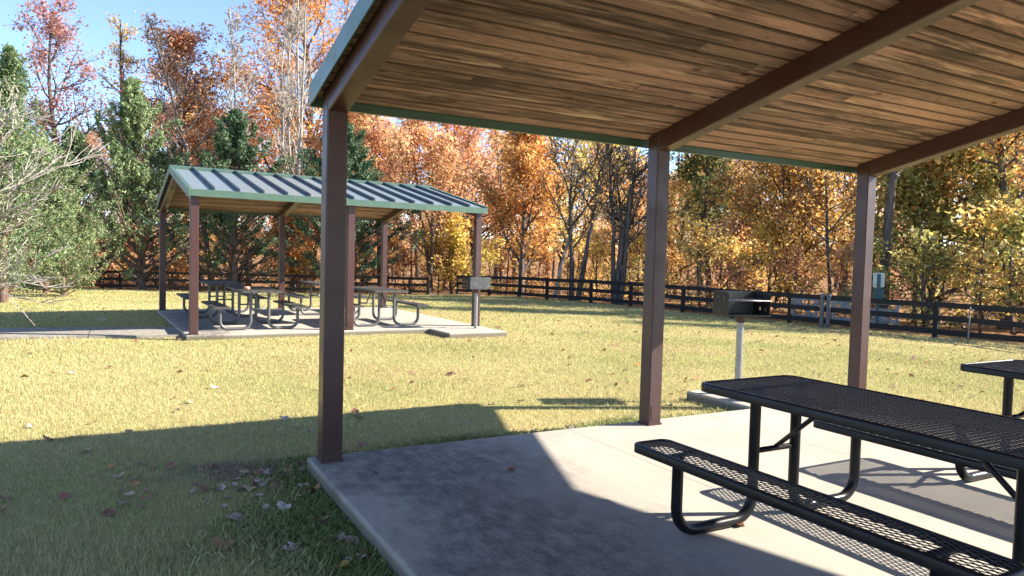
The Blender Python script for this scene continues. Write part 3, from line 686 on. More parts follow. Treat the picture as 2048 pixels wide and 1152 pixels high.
# grey gate posts in the fence line
for px, lab in ((1648, 'grey weathered gate post in the black fence, the left of two'), (1661, 'grey weathered gate post in the black fence, the right of two')):
    D = np.interp(px, _fx, _fd) - 0.16; x, y = plan(px, D); z = gz1(x, y); mb = MB(); rg = random.Random(px)
    n = 10; rings = []
    for k_, zz in enumerate((-0.4, 0.3, 0.7, 1.06, 1.09)):
        rr = 0.072 if zz < 1.08 else 0.055
        rings.append([(rr * (1 + 0.10 * math.sin(j * 2.1 + px)) * math.cos(2 * PI * j / n), rr * math.sin(2 * PI * j / n), zz) for j in range(n)])
    mb.loft(rings); tag(mb.build('gate_post', M['greypost'], None, True, (x, y, z)), lab, 'post', 'grey gate posts')
def gate(label, pxa, pxb, Da, Db, h, flip):
    a = plan(pxa, Da); b = plan(pxb, Db); z = gz1(*a); root = thing('timber_gate', label, 'gate', (a[0], a[1], z), math.atan2(b[1] - a[1], b[0] - a[0]))
    L = math.hypot(b[0] - a[0], b[1] - a[1])
    for zz in (0.22, 0.58, h - 0.09): MB().box(0, L, -0.014, 0.014, zz - 0.07, zz + 0.07).build('rail', M['greywood'], root)
    for x in (0.05, L - 0.05): MB().box(x - 0.05, x + 0.05, -0.044, -0.016, 0.08, h).build('stile', M['greywood'], root)
    mb = MB(); mb.bar((0.1, -0.03, h - 0.12), (L - 0.1, -0.03, 0.2), 0.026, 0.14) if flip else mb.bar((0.1, -0.03, 0.2), (L - 0.1, -0.03, h - 0.12), 0.026, 0.14)
    mb.build('diagonal_brace', M['greywood'], root)
gate('wide grey timber gate standing behind the black fence near the right post', 1668, 1802, 24.3, 23.6, 0.93, True)
gate('narrow grey timber gate leaf behind the black fence left of the gate posts', 1588, 1640, 25.4, 24.9, 0.95, True)
# galvanised stake
x, y = plan(1943, 18.9); z = gz1(x, y)
st = thing('metal_stake', 'thin galvanised stake standing in the grass before the black fence', 'stake', (x, y, z))
mb = MB(); mb.tube([(0, 0, -0.2), (0.04, 0.0, 0.98)], 0.019, 10); mb.build('pole', M['greypost'], st, True)
mb = MB(); mb.tube([(0.035, 0, 0.90), (0.035, -0.06, 0.90), (0.09, -0.07, 0.88)], 0.018, 8); mb.build('fitting', M['greypost'], st, True)
# post with pale panel and green box beyond the fence
x, y = plan(1759, 23.6); z = gz1(x, y); d0 = math.atan2(CAM[1] - y, CAM[0] - x) + PI / 2
ws = thing('sign_post', 'dark green post with a pale panel and a green box behind the fence', 'sign post', (x, y, z), d0)
mb = MB(); mb.box(-0.035, 0.035, -0.03, 0.0, -0.3, 1.80); mb.box(-0.055, -0.036, -0.012, 0.0, 0.9, 1.80); mb.box(0.036, 0.055, -0.012, 0.0, 0.9, 1.80); mb.build('post', M['signgreen'], ws)
mb = MB(); pr = rrect(0.34, 0.47, 0.03); mb.loft([[(a, 0.002, 1.60 + b) for a, b in pr], [(a, 0.006, 1.60 + b) for a, b in pr]]); mb.build('panel', M['signpale'], ws)
mb = MB(); mb.box(-0.14, 0.17, 0.004, 0.16, 0.89, 1.29); mb.box(-0.15, 0.18, 0.0, 0.17, 1.291, 1.31); mb.build('dispenser_box', M['signgreen'], ws)

# ------------------------------------------------------------------ trees
class Skel:
    def __init__(s): s.V = []; s.F = []; s.n = 0; s.tips = []      # tips: (point, dir, level)
    def tube(s, P, R, k):
        P = np.asarray(P); m = len(P); T = np.gradient(P, axis=0); T /= np.linalg.norm(T, axis=1, keepdims=True) + 1e-9
        ref = np.array([0.0, 0.0, 1.0]) if abs(T[0][2]) < 0.8 else np.array([1.0, 0.0, 0.0])
        A = np.cross(T, ref); A /= np.linalg.norm(A, axis=1, keepdims=True) + 1e-9; B = np.cross(T, A)
        th = np.arange(k) * 2 * PI / k
        ring = P[:, None, :] + np.asarray(R)[:, None, None] * (np.cos(th)[None, :, None] * A[:, None, :] + np.sin(th)[None, :, None] * B[:, None, :])
        s.V.append(ring.reshape(-1, 3)); i = np.arange(m - 1)[:, None] * k + np.arange(k)[None, :]; j = np.arange(m - 1)[:, None] * k + (np.arange(k)[None, :] + 1) % k
        s.F.append((np.stack([i, j, j + k, i + k], -1).reshape(-1, 4)) + s.n); s.n += m * k
    def mesh(s, name): return mesh_np(name, np.concatenate(s.V), np.concatenate(s.F), True)
def unit(v): return v / (np.linalg.norm(v) + 1e-9)
def branch(sk, rg, p, d, L, r, lev, maxlev, prm):
    n = 6 if lev <= 1 else (5 if lev == 2 else 4)
    P = [p.copy()]; q = p.copy(); dd = d.copy()
    for i in range(n):
        dd = unit(dd + rg.normal(0, prm['wig'], 3) + np.array([0, 0, prm['up']])); q = q + dd * L / n; P.append(q.copy())
    P = np.array(P); t = np.linspace(0, 1, n + 1); R = r * (1 - t * 0.78) + prm.get('tw', 0.004)
    sk.tube(P, R, 6 if lev <= 1 else (4 if lev == 2 else 3))
    for i in range(1, n + 1): sk.tips.append((P[i], dd, lev, t[i], L))
    if lev < maxlev:
        nb = prm['nb'][lev]
        for k_ in range(nb):
            tt = 0.25 + 0.75 * (k_ + rg.random()) / nb; i = min(int(tt * n), n - 1); f = tt * n - i
            pp = P[i] * (1 - f) + P[i + 1] * f; ax = unit(P[i + 1] - P[i]); rnd = unit(np.cross(ax, rg.normal(0, 1, 3)))
            an = math.radians(rg.uniform(*prm['ang'])); nd = unit(ax * math.cos(an) + rnd * math.sin(an))
            branch(sk, rg, pp, nd, L * rg.uniform(0.38, 0.66) * (1.15 - 0.5 * tt), max(r * (1 - 0.7 * tt) * 0.6, 0.006 + prm.get('tw', 0.0)), lev + 1, maxlev, prm)
def leaves_mesh(name, rg, C, size, up=0.35, asp=0.72, dirs=None):
    n = len(C); nr = rg.normal(0, 1, (n, 3)); nr[:, 2] = np.abs(nr[:, 2]) + up; nr /= np.linalg.norm(nr, axis=1, keepdims=True)
    a = rg.normal(0, 1, (n, 3)) if dirs is None else dirs + rg.normal(0, 0.35, (n, 3)); a -= (a * nr).sum(1, keepdims=True) * nr; a /= np.linalg.norm(a, axis=1, keepdims=True) + 1e-9; b = np.cross(nr, a)
    s_ = size * np.clip(rg.lognormal(-0.05, 0.38, (n, 1)), 0.4, 2.4); fold = nr * s_ * rg.uniform(-0.25, 0.25, (n, 1))
    V = np.stack([C - a * s_ * .5, C + b * s_ * asp * .5 + fold, C + a * s_ * .5, C - b * s_ * asp * .5 + fold], 1).reshape(-1, 3)
    return mesh_np(name, V, np.arange(4 * n).reshape(-1, 4))
def decid(seed, Ht, r0, cb, spread, nl, lsize, nb=(0, 5, 4, 3), maxlev=3, n1=16, lean=(0, 0), stems=1, wig=0.16, up=0.10, ang=(28, 58), elev=(20, 60), sig=0.30, tw=0.006, stem_spread=0.16, wob=0.045):
    rg = np.random.default_rng(seed); sk = Skel(); prm = dict(wig=wig, up=up, nb=nb, ang=ang, tw=tw)
    for st_ in range(stems):
        hh = Ht * (1 if st_ == 0 else rg.uniform(0.72, 0.98)); a = rg.uniform(0, 2 * PI); tilt = 0 if stems == 1 else rg.uniform(0.5, 1.3) * stem_spread
        lv = np.array([lean[0] + tilt * math.cos(a), lean[1] + tilt * math.sin(a), 1.0]); n = 12
        P = [np.array([0.12 * math.cos(a), 0.12 * math.sin(a), -0.4]) * (0 if stems == 1 else 1) + (np.array([0, 0, -0.4]) if stems == 1 else 0)]; d = unit(lv)
        for i in range(n):
            d = unit(d + rg.normal(0, wob, 3) + np.array([0, 0, 0.03])); P.append(P[-1] + d * (hh + 0.4) / n)
        P = np.array(P); t = np.linspace(0, 1, n + 1); rr = r0 * (1 if stems == 1 else 0.72); R = rr * (1 - 0.90 * t ** 0.9) + 0.012; R[0] *= 1.35
        sk.tube(P, R, 9)
        m1 = n1 if stems == 1 else max(5, n1 // stems)
        for k_ in range(m1):
            u = cb + (0.98 - cb) * (k_ + rg.random()) / m1; i = min(int(u * n), n - 1); f = u * n - i; pp = P[i] * (1 - f) + P[i + 1] * f
            az = k_ * 2.4 + rg.uniform(-.5, .5); el = math.radians(rg.uniform(*elev)) + 0.5 * max(0, (u - 0.6)); v = (u - cb) / (1 - cb)
            prof = (0.55 + 0.45 * math.sin(PI * min(1, v * 0.9 + 0.15))) * (1 - 0.45 * v) * rg.uniform(0.75, 1.2)
            branch(sk, rg, pp, np.array([math.cos(az) * math.cos(el), math.sin(az) * math.cos(el), math.sin(el)]), spread * prof, max(0.018, R[i] * 0.5), 1, maxlev, prm)
    wood = sk.mesh('trunk'); lv_ = None
    if nl:
        tp = [(p, l, L) for p, d, l, t, L in sk.tips if (l >= 2 or t > 0.55)]
        pts = np.array([p for p, _, _ in tp]); idx = rg.integers(0, len(pts), nl)
        # clumped: some tips carry many leaves, others few
        wgt = rg.gamma(0.9, 1.0, len(pts)); wgt /= wgt.sum(); idx = rg.choice(len(pts), nl, p=wgt)
        C = pts[idx] + rg.normal(0, sig, (nl, 3)) * np.array([1, 1, 0.75])
        C = C[C[:, 2] > 0.15]
        lv_ = leaves_mesh('crown', rg, C, lsize)
    return wood, lv_
def conifer(seed, Ht, spread, nl, lsize, base=0.12, bare_low=0.25, power=0.75, stems=1):
    """upright cedar: ascending limbs, foliage in sprays on their outer ends"""
    rg = np.random.default_rng(seed); sk = Skel(); C = []; D = []
    n = 10; P = [np.array([0, 0, -0.3])]; d = np.array([0, 0, 1.0])
    for i in range(n):
        d = unit(d + rg.normal(0, 0.02, 3)); P.append(P[-1] + d * (Ht + .3) / n)
    P = np.array(P); t = np.linspace(0, 1, n + 1); sk.tube(P, 0.020 * Ht * (1 - .93 * t) + 0.01, 8)
    nbr = int(15 * Ht); per = max(1, int(nl / (nbr * 7)))
    for k_ in range(nbr):
        u = base * 0.3 + (0.985 - base * 0.3) * ((k_ + rg.random()) / nbr); i = min(int(u * n), n - 1); f = u * n - i; pp = P[i] * (1 - f) + P[i + 1] * f
        az = k_ * 2.39996 + rg.normal(0, .35)
        lobes = 1 + 0.30 * math.sin(3 * az + u * 9 + seed) + 0.22 * math.sin(u * 26 + az * 2 + seed)
        L = spread * ((1 - u) ** power * 0.98 + 0.03) * lobes * rg.uniform(0.72, 1.15)
        if u < 0.2: L *= 0.75 + 1.2 * u
        el = math.radians(rg.uniform(12, 38) + 28 * u)
        dv = np.array([math.cos(az) * math.cos(el), math.sin(az) * math.cos(el), math.sin(el)])
        q = pp.copy(); B = [q.copy()]; m = 6; dd = dv.copy()
        for j in range(m):
            dd = unit(dd + rg.normal(0, 0.07, 3) + np.array([0, 0, 0.05])); q = q + dd * L / m; B.append(q.copy())
        B = np.array(B); sk.tube(B, (0.010 + 0.012 * L) * (1 - np.linspace(0, 1, m + 1) * .85) + 0.003, 3)
        for j in range(7):
            tt = rg.uniform(0.25 if rg.random() > bare_low else 0.6, 1.04); fi = min(tt, 0.999) * m; i0 = int(fi); c0 = B[i0] + (B[min(i0 + 1, m)] - B[i0]) * (fi - i0)
            if u < bare_low and rg.random() < 0.45: continue
            sd = unit(dd + rg.normal(0, 0.45, 3) + np.array([0, 0, 0.30])); ln = 0.50 * rg.uniform(.6, 1.3) * (0.5 + 0.5 * min(1, L)) * (0.30 + 0.70 * min(1.0, (1 - u) * 2.2))
            sk.tube(np.array([c0, c0 + sd * ln * .6]), np.array([0.008, 0.004]), 3)
            s_ = rg.random((per, 1)); C.append(c0 + sd * ln * s_ + rg.normal(0, 0.085, (per, 3)) * (1.15 - s_ * .6)); D.append(np.repeat(sd[None], per, 0))
    C = np.concatenate(C); D = np.concatenate(D); keep = C[:, 2] > 0.1
    return sk.mesh('trunk'), leaves_mesh('crown', rg, C[keep], lsize, 0.15, 0.42, D[keep])
def put_tree(name, label, px, D, wood, crown, bark, leaf, sc=1.0, rz=0.0, group=None, cat='tree', x=None, y=None, sz=None):
    if x is None: x, y = plan(px, D)
    r = thing(name, label, cat, (x, y, gz1(x, y)), rz, group); r.scale = (sc, sc, sz or sc)
    link('trunk', wood, M[bark], r)
    if crown is not None: link('crown', crown, LEAF[leaf], r)
    return r
def th(px, D, topy):   # height of a thing whose top shows at photograph row topy
    x, y = plan(px, D); return 1.4395 + (horizon(px) - topy) * D / FPX - gz1(x, y)

# evergreens by the left fence
for seed, px, D, top, spd, nl, leaf, lab in [
    (11, 285, 36.0, 172, 5.2, 60000, 'cedar', 'tall pale green cedar directly behind the left end of the far shelter roof'),
    (12, 470, 37.0, 228, 4.8, 48000, 'cedar2', 'pointed dark cedar rising behind the middle of the far shelter roof'),
    (13, 692, 36.5, 250, 5.2, 52000, 'cedar2', 'dark cedar behind the corner post, at the right of the evergreen row'),
    (14, 150, 38.0, 255, 4.4, 40000, 'cedar2', 'dark bluish cedar left of the tall pale green cedar'),
    (15, 92, 29.0, 285, 4.0, 38000, 'cedar', 'broad green cedar near the left edge behind the bleached branches'),
    (16, 128, 27.0, 400, 1.9, 16000, 'lime', 'small bright green bushy cypress low beside the left fence'),
    (17, 5, 22.5, 95, 2.6, 36000, 'lime', 'bright green feathery cypress at the left edge')]:
    Ht = th(px, D, top); w_, c_ = conifer(seed, Ht, spd, nl, 0.125 if D > 30 else 0.085, bare_low=0.20 if seed < 15 else 0.05, power=1.0 if seed < 15 else 0.85)
    put_tree('evergreen_tree', lab, px, D, w_, c_, 'barkred', leaf, rz=seed * 1.3)
# bleached half-dead shrub tree, front left
def dead_tree():
    rg = np.random.default_rng(77); sk = Skel(); prm = dict(wig=0.10, up=0.02, nb=(0, 7, 4, 3), ang=(14, 42), tw=0.003)
    for k_ in range(15):
        az = rg.uniform(-0.8, 0.8); el = math.radians(rg.uniform(10, 60)); L = rg.uniform(1.3, 2.3)
        fw = CM[0][:2]; a0 = math.atan2(fw[1], fw[0]) + az
        branch(sk, rg, np.array([0.0, 0.0, rg.uniform(0.3, 2.4)]), np.array([math.cos(a0) * math.cos(el), math.sin(a0) * math.cos(el), math.sin(el)]), L, rg.uniform(0.014, 0.026), 1, 3, prm)
    sk.tube(np.array([[0, 0, -0.3], [0.05, 0, 1.2], [0.0, 0.05, 2.6], [0.05, 0.1, 3.6]]), np.array([0.11, 0.09, 0.06, 0.02]), 8)
    tp = np.array([p for p, d, l, t, L in sk.tips if l >= 2]); wg = rg.gamma(0.5, 1, len(tp)) * (np.hypot(tp[:, 0], tp[:, 1]) < 1.35); idx = rg.choice(len(tp), 3000, p=wg / wg.sum()); C = tp[idx] + rg.normal(0, 0.10, (3000, 3))
    return sk.mesh('trunk'), leaves_mesh('crown', rg, C, 0.065, asp=0.35)
w_, c_ = dead_tree(); put_tree('bare_shrub_tree', 'half-dead shrub with bleached bare branches sweeping in at the left edge', -110, 12.0, w_, c_, 'twig', 'cedar', cat='shrub')

# named deciduous trees
def dtree(lab, px, D, top, wid, nl, leaf, bark='bark', seed=1, ls=0.155, **kw):
    Ht = th(px, D, top); spread = wid * D / FPX / 2 * (1.35 if nl > 1000 else 1.0); nl = int(nl * 1.35)
    w_, c_ = decid(seed, Ht, kw.pop('r0', 0.016 * Ht + 0.02), kw.pop('cb', 0.28), spread, nl, ls, **kw)
    put_tree('autumn_tree' if nl else 'bare_tree', lab, px, D, w_, c_, bark, leaf, rz=0)
dtree('golden brown maple with dense leaves behind the open grill', 1555, 32, 235, 290, 15000, 'gold', seed=21, cb=0.10, n1=26, ls=0.155, sig=0.34)
dtree('green and yellow tree beyond the fence at right, before the trunk with red leaves', 1858, 27.5, 285, 270, 12000, 'mixed', seed=22, cb=0.08, n1=24, ls=0.155, sig=0.34)
dtree('thick dark trunk just right of the right-hand post', 1768, 25.5, 20, 190, 2500, 'mixed', seed=23, wob=0.012, r0=0.21, cb=0.45, n1=14)
dtree('dark-trunked tree with red leaves at the right edge', 2012, 26.0, 60, 270, 5200, 'orange', seed=24, r0=0.19, cb=0.34, n1=18)
dtree('thin dark-stemmed tree left of the right-hand post', 1662, 29, 200, 190, 1500, 'orange', seed=25, r0=0.08, cb=0.30)
dtree('dark green crown rising beside the middle post', 1425, 36, 240, 150, 5500, 'dkgreen', seed=26, cb=0.36, n1=20)
dtree('yellow and orange tree just right of the middle post', 1352, 44, 330, 150, 7000, 'yellow', seed=27, cb=0.12)
dtree('twin-trunked bare dark tree behind the fence between the shelters', 1152, 33.8, 190, 300, 500, 'orange', seed=28, tw=0.008, r0=0.19, cb=0.34, n1=18, stems=2, stem_spread=0.09, nb=(0, 8, 6, 3), elev=(35, 65))
dtree('bare dark clump of several stems left of the middle post', 1236, 31.8, 200, 250, 500, 'yellow', seed=29, tw=0.008, r0=0.17, cb=0.28, n1=24, stems=5, stem_spread=0.13, nb=(0, 8, 6, 3), elev=(40, 70))
dtree('orange maple with dark trunk right of the far shelter', 1042, 38, 245, 200, 11000, 'orange', seed=30, cb=0.16, n1=24)
dtree('leaning pale thin trunk beside the twin-trunked tree', 1108, 34.6, 400, 60, 60, 'yellow', bark='barkpale', seed=31, r0=0.10, cb=0.55, n1=8, lean=(0.16, -0.05))
dtree('salmon-orange tree with dark forked trunk behind the far shelter', 862, 45, 215, 230, 9500, 'pink', seed=32, cb=0.16, n1=26, stems=2, stem_spread=0.05)
dtree('salmon tree beside the orange maple, above the shelter roof end', 955, 48, 225, 190, 7500, 'pink', seed=33, cb=0.22, n1=22)
dtree('salmon tree right beside the corner post', 765, 50, 205, 180, 7000, 'pink', seed=34, cb=0.20, n1=22)
dtree('huge orange maple towering left of the corner post', 600, 56, -70, 360, 20000, 'orange', seed=35, cb=0.16, n1=34, ls=0.185, sig=0.45)
dtree('pale fan-branched bare tree in front of the huge orange maple', 592, 46, -70, 210, 0, 'orange', bark='barkpale', seed=36, tw=0.008, r0=0.20, cb=0.22, n1=30, stems=4, stem_spread=0.10, nb=(0, 9, 6, 3), elev=(48, 74), up=0.12)
dtree('bare dark tree leaning left behind the shelter roof', 428, 45, 30, 200, 350, 'rust', seed=37, tw=0.008, r0=0.19, cb=0.30, n1=20, lean=(-0.13, 0.06), nb=(0, 8, 6, 3), elev=(30, 62))
dtree('slim bare grey tree between the leaning tree and the huge maple', 462, 48, 10, 160, 0, 'rust', bark='barkpale', seed=38, tw=0.008, r0=0.16, cb=0.30, n1=20, nb=(0, 8, 6, 3), elev=(40, 66))
dtree('rusty orange tree behind the tall pale green cedar', 350, 54, 100, 260, 15000, 'rust', seed=39, cb=0.20, n1=24, ls=0.175, sig=0.4)
dtree('sparse tan-yellow topped tree against the sky', 258, 58, 60, 100, 1500, 'yellow', seed=40, cb=0.45, n1=18, ls=0.16)
dtree('sparse plum-red tree standing against the sky at upper left', 140, 50, 36, 200, 5200, 'plum', seed=41, cb=0.34, n1=22, ls=0.155, elev=(15, 50))
dtree('small yellow tree in the gap of the fence', 905, 46, 440, 90, 3500, 'yellow', seed=42, cb=0.10, ls=0.17)
dtree('orange tree glowing between the cedars behind the far shelter', 590, 45, 430, 130, 6000, 'orange', seed=43, cb=0.05)
dtree('low orange tree behind the small cypress', 200, 44, 470, 130, 5000, 'orange', seed=44, cb=0.05)

# woods behind, one crown mesh per habit, copied with other colours and turns
PROTO = [decid(100 + i, 13.0, 0.20, 0.14 + 0.03 * i, 3.3, 4600, 0.175, nb=(0, 5, 3, 2), maxlev=3, n1=22, sig=0.42) for i in range(4)]
BARE = [decid(120 + i, 14.0, 0.17, 0.30, 2.6, 350, 0.2, tw=0.008, nb=(0, 5, 4, 3), n1=18, elev=(35, 66)) for i in range(2)]
BUSH = [decid(140 + i, 3.0, 0.04, 0.05, 1.5, 1400, 0.12, nb=(0, 5, 3, 2), maxlev=3, n1=9, sig=0.22, up=0.02, elev=(15, 75)) for i in range(3)]
CN = {'gold': 'golden brown', 'orange': 'orange', 'pink': 'salmon', 'rust': 'rust brown', 'plum': 'plum red', 'yellow': 'yellow', 'mixed': 'green and yellow', 'dkgreen': 'dark green'}
rg = random.Random(9)
def pal(px):
    if px < 350: c = ['rust', 'orange', 'orange', 'gold', 'plum']
    elif px < 700: c = ['orange', 'orange', 'yellow', 'gold', 'pink']
    elif px < 1000: c = ['pink', 'orange', 'pink', 'orange', 'yellow']
    elif px < 1330: c = ['pink', 'orange', 'yellow', 'pink', 'gold']
    elif px < 1750: c = ['gold', 'orange', 'yellow', 'yellow', 'pink']
    else: c = ['orange', 'orange', 'mixed', 'gold', 'yellow']
    return rg.choice(c)
i = 0
for row, (D0, D1, step) in enumerate([(48, 58, 104), (64, 80, 92), (90, 110, 90), (112, 125, 62)]):
    px = -330 + row * 23
    while px < 2420:
        D = rg.uniform(D0, D1) if px < 1300 else rg.uniform(D0, D1) - 8 * min(1, (px - 1300) / 600)
        p = px + rg.uniform(-20, 20); leaf = pal(p)
        if row == 3: top = rg.uniform(330, 420)
        elif p < 320: top = rg.uniform(230, 320)
        elif p < 560: top = rg.uniform(170, 300)
        elif p < 700: top = rg.uniform(200, 290)
        elif p < 1330: top = rg.uniform(235, 350)
        elif p < 1420: top = rg.uniform(340, 420)
        else: top = rg.uniform(180, 330)
        if rg.random() < 0.16 and p < 1000 and row < 2:
            w_, c_ = BARE[i % 2]; sc = th(p, D, top - 40) / 14.0
            put_tree('bare_tree', 'slender bare tree deep in the autumn woods', p, D, w_, c_, 'barkpale' if p < 1000 and i % 3 else 'bark', leaf, sc, rg.uniform(0, 6), 'bare trees deep in the woods')
        else:
            w_, c_ = PROTO[i % 4]; sc = th(p, D, top) / 13.5
            put_tree('autumn_tree', CN[leaf] + ' leaved tree deep in the woods behind the fence', p, D, w_, c_, 'bark', leaf, sc, rg.uniform(0, 6), CN[leaf] + ' trees deep in the woods')
        i += 1; px += step * rg.uniform(0.75, 1.25) * (1.35 if px > 1350 else 1.0)
px = -260; i = 0
while px < 2300:
    for (a, b) in ((2.0, 6), (7, 14)):
        p = px + rg.uniform(-22, 22); D = np.interp(p, _fx, _fd) + rg.uniform(a, b); leaf = rg.choice(['orange', 'yellow', 'gold', 'yellow', 'pink'] if p < 1700 else ['mixed', 'mixed', 'gold', 'rust', 'yellow'])
        w_, c_ = BUSH[i % 3]; sc = rg.uniform(0.6, 1.25) if a < 3 else rg.uniform(0.8, 1.3)
        put_tree('woodland_shrub', CN[leaf] + ' understory shrub behind the fence', p, D, w_, c_, 'bark', leaf, sc, rg.uniform(0, 6), CN[leaf] + ' understory shrubs', 'shrub'); i += 1
    px += (66 if px < 1650 else 90) * rg.uniform(0.8, 1.2)
# slim trunks seen between the leaves
TRK = [decid(160 + i, 8.0, 0.06, 0.45, 0.9, 0, 0.1, wob=0.02, nb=(0, 3, 2), maxlev=2, n1=9) for i in range(3)]
for i in range(24):
    p = rg.uniform(60, 2060); D = np.interp(p, _fx, _fd) + rg.uniform(4, 16)
    put_tree('sapling', 'slim bare sapling trunk among the shrubs behind the fence', p, D, TRK[i % 3][0], None, 'barkpale' if p < 1000 and i % 3 else 'bark', 'rust', rg.uniform(0.7, 1.4), rg.uniform(0, 6), 'slim saplings behind the fence')
# trees outside the frame at right that throw their shade on the lawn by the fence
for px_, D_, k_ in ((2330, 22, 0), (2480, 30, 1), (2700, 26, 2)):
    w_, c_ = PROTO[k_]; put_tree('autumn_tree', 'rust brown leaved tree beyond the right edge of the fence', px_, D_, w_, c_, 'bark', 'rust', 0.8, k_, 'trees beyond the right edge')

# ------------------------------------------------------------------ grass, clover and fallen leaves
def grass():
    rg = np.random.default_rng(4); Ds = []; n0 = 1130000
    u = rg.random(n0)
    # density per square metre: flat to 4 m, then falling with distance
    dd = np.linspace(1.7, 37, 4000); rho = np.where(dd < 4.2, 1.0, (4.2 / dd) ** 1.75) * dd; cdf = np.cumsum(rho); cdf /= cdf[-1]
    D = np.interp(u, cdf, dd); tx = rg.uniform(-0.80, 0.80, n0)
    n1 = 330000; D1 = 0.8 + 15 * rg.random(n1) ** 0.75; t1 = np.where(rg.random(n1) < 0.8, rg.uniform(-2.2, -0.8, n1), rg.uniform(0.8, 1.4, n1)); D = np.concatenate([D, D1]); tx = np.concatenate([tx, t1]); n0 = n0 + n1
    x = CAM[0] + D * (CM[2][0] / 0.999) + D * tx * CM[0][0]; y = CAM[1] + D * (CM[2][1] / 0.999) + D * tx * CM[0][1]
    keep = ~(in_near(x, y, -0.004) | in_far(x, y, -0.01) | in_path(x, y, -0.02)) & (beyond(x, y) < 0.35)
    keep &= rg.random(n0) > bare(x, y) * 0.86
    x, y, D = x[keep], y[keep], D[keep]; n = len(x); z = gz(x, y)
    cl = clover(x, y); edge = np.clip(1 - np.abs(beyond(x, y)) / 0.6, 0, 1)
    sc = np.maximum(1, D / 5.0)
    h = rg.uniform(0.010, 0.030, n) * np.where(D < 6, 1.35 - 0.35 * np.clip((D - 3) / 3, 0, 1), 1.0) * (1 + 0.25 * sn(x, y, 1.7)) * np.minimum(sc ** 0.2, 1.3) * (1 + 0.7 * edge); w = 0.0018 * sc * rg.uniform(0.7, 1.4, n)
    tuft = (sn(x, y, 0.9, 5) > 0.86) & (rg.random(n) < .25); h = np.where(tuft, h * 2.2, h)
    az = rg.uniform(0, 2 * PI, n); tilt = rg.uniform(0.25, 1.35, n); az2 = az + PI / 2 + rg.normal(0, 0.4, n)
    isl = (rg.random(n) < cl * 0.8); h = np.where(isl, h * 1.15, h); w = np.where(isl, w * 3.2, w); tilt = np.where(isl, rg.uniform(0.7, 1.5, n), tilt)
    ln = h * 1.55
    tip = np.stack([np.cos(az) * np.sin(tilt) * ln, np.sin(az) * np.sin(tilt) * ln, np.cos(tilt) * ln + 0.004], -1)
    b = np.stack([np.cos(az2), np.sin(az2), 0 * az], -1) * w[:, None]
    base = np.stack([x, y, z - 0.004 + np.where(isl, 0.012, 0)], -1)
    V = np.stack([base - b, base + b, base + tip], 1).reshape(-1, 3)
    me = mesh_np('grass', V, np.arange(3 * n).reshape(-1, 3))
    # per-blade colour: straw, dry tan, green, clover
    gm = np.clip(0.52 - 0.36 * np.clip(-(x + 0.5), 0, 1) * (y < 1.8) + 0.40 * sn(x, y, 0.42, 3.3) + 0.26 * sn(x, y, 1.3, 1.1) + rg.normal(0, 0.28, n), 0, 1)[:, None]
    straw = np.array([0.66, 0.575, 0.31]); gr = np.array([0.30, 0.355, 0.12]); tan = np.array([0.56, 0.38, 0.23]); cv = np.array([0.11, 0.185, 0.045])
    c = straw * (1 - gm) + gr * gm; k_ = (rg.random(n) < 0.16 + 0.40 * np.clip(sn(x, y, 1.1, 7) - 0.25, 0, 1))[:, None]; c = np.where(k_, tan, c)
    c = c * (1 - cl[:, None] * 0.72) + cv * cl[:, None] * 0.72 * rg.uniform(0.6, 1.6, (n, 1))
    c *= rg.uniform(0.55, 1.3, (n, 1)); col = np.ones((3 * n, 4), np.float32); col[:, :3] = np.repeat(c, 3, 0)
    ca = me.color_attributes.new('tone', 'FLOAT_COLOR', 'POINT'); ca.data.foreach_set('color', col.ravel())
    tag(link('grass', me, M['blade']), 'short half-dormant yellow green turf covering the lawn', 'grass', kind='stuff')
grass()
LV = []
def leaf_proto(seed):
    rg = random.Random(seed); lob = rg.choice([3, 5, 5]); pts = []
    n = 30
    for i in range(n):
        a = 2 * PI * i / n; r = 0.5 * (0.62 + 0.38 * abs(math.cos(lob * a / 2 + 0.2)) ** 0.7) * rg.uniform(0.92, 1.06)
        pts.append((r * math.cos(a), r * math.sin(a) * 0.85))
    cx, cy = rg.uniform(0.3, 1.1), rg.uniform(-0.4, 0.6)
    def zc(x, y): return cx * x * x + cy * y * y + 0.35 * x * y + 0.05 * math.sin(9 * x) * math.cos(7 * y)
    V = [(0, 0, 0.0)] + [(x * .5, y * .5, zc(x * .5, y * .5)) for x, y in pts] + [(x, y, zc(x, y)) for x, y in pts]
    F = [(0, 1 + i, 1 + (i + 1) % n) for i in range(n)] + [(1 + i, 1 + n + i, 1 + n + (i + 1) % n, 1 + (i + 1) % n) for i in range(n)]
    b = len(V); V += [(-0.25, 0.012, 0.05), (-0.25, -0.012, 0.05), (-0.85, 0.0, 0.16)]; F.append((b, b + 1, b + 2))
    zz = min(v[2] for v in V); return mesh('fallen_leaf', [(x, y, z - zz) for x, y, z in V], F, True)
LV = [leaf_proto(s) for s in range(7)]
for m_ in LV: m_.materials.append(M['fallen'])
def leaf_at(x, y, z, size, rg, mat, label, group=None, k_=None):
    o = link('fallen_leaf', LV[rg.randrange(7) if k_ is None else k_], mat, None, (x, y, z), (rg.uniform(-.35, .35), rg.uniform(-.35, .35), rg.uniform(0, 6.28)))
    o.scale = (size, size * rg.uniform(.8, 1.1), size); return tag(o, label, 'leaf', group)
rg = random.Random(31)
def ground_hit(px, py):
    d = CM.T @ np.array([(px - 1024) / FPX, (576 - py) / FPX, 1.0]); t = (-0.1 - CAM[2]) / d[2]
    for _ in range(8):
        p = CAM + t * d; t = (gz1(p[0], p[1]) - CAM[2]) / d[2]
    return CAM + t * d
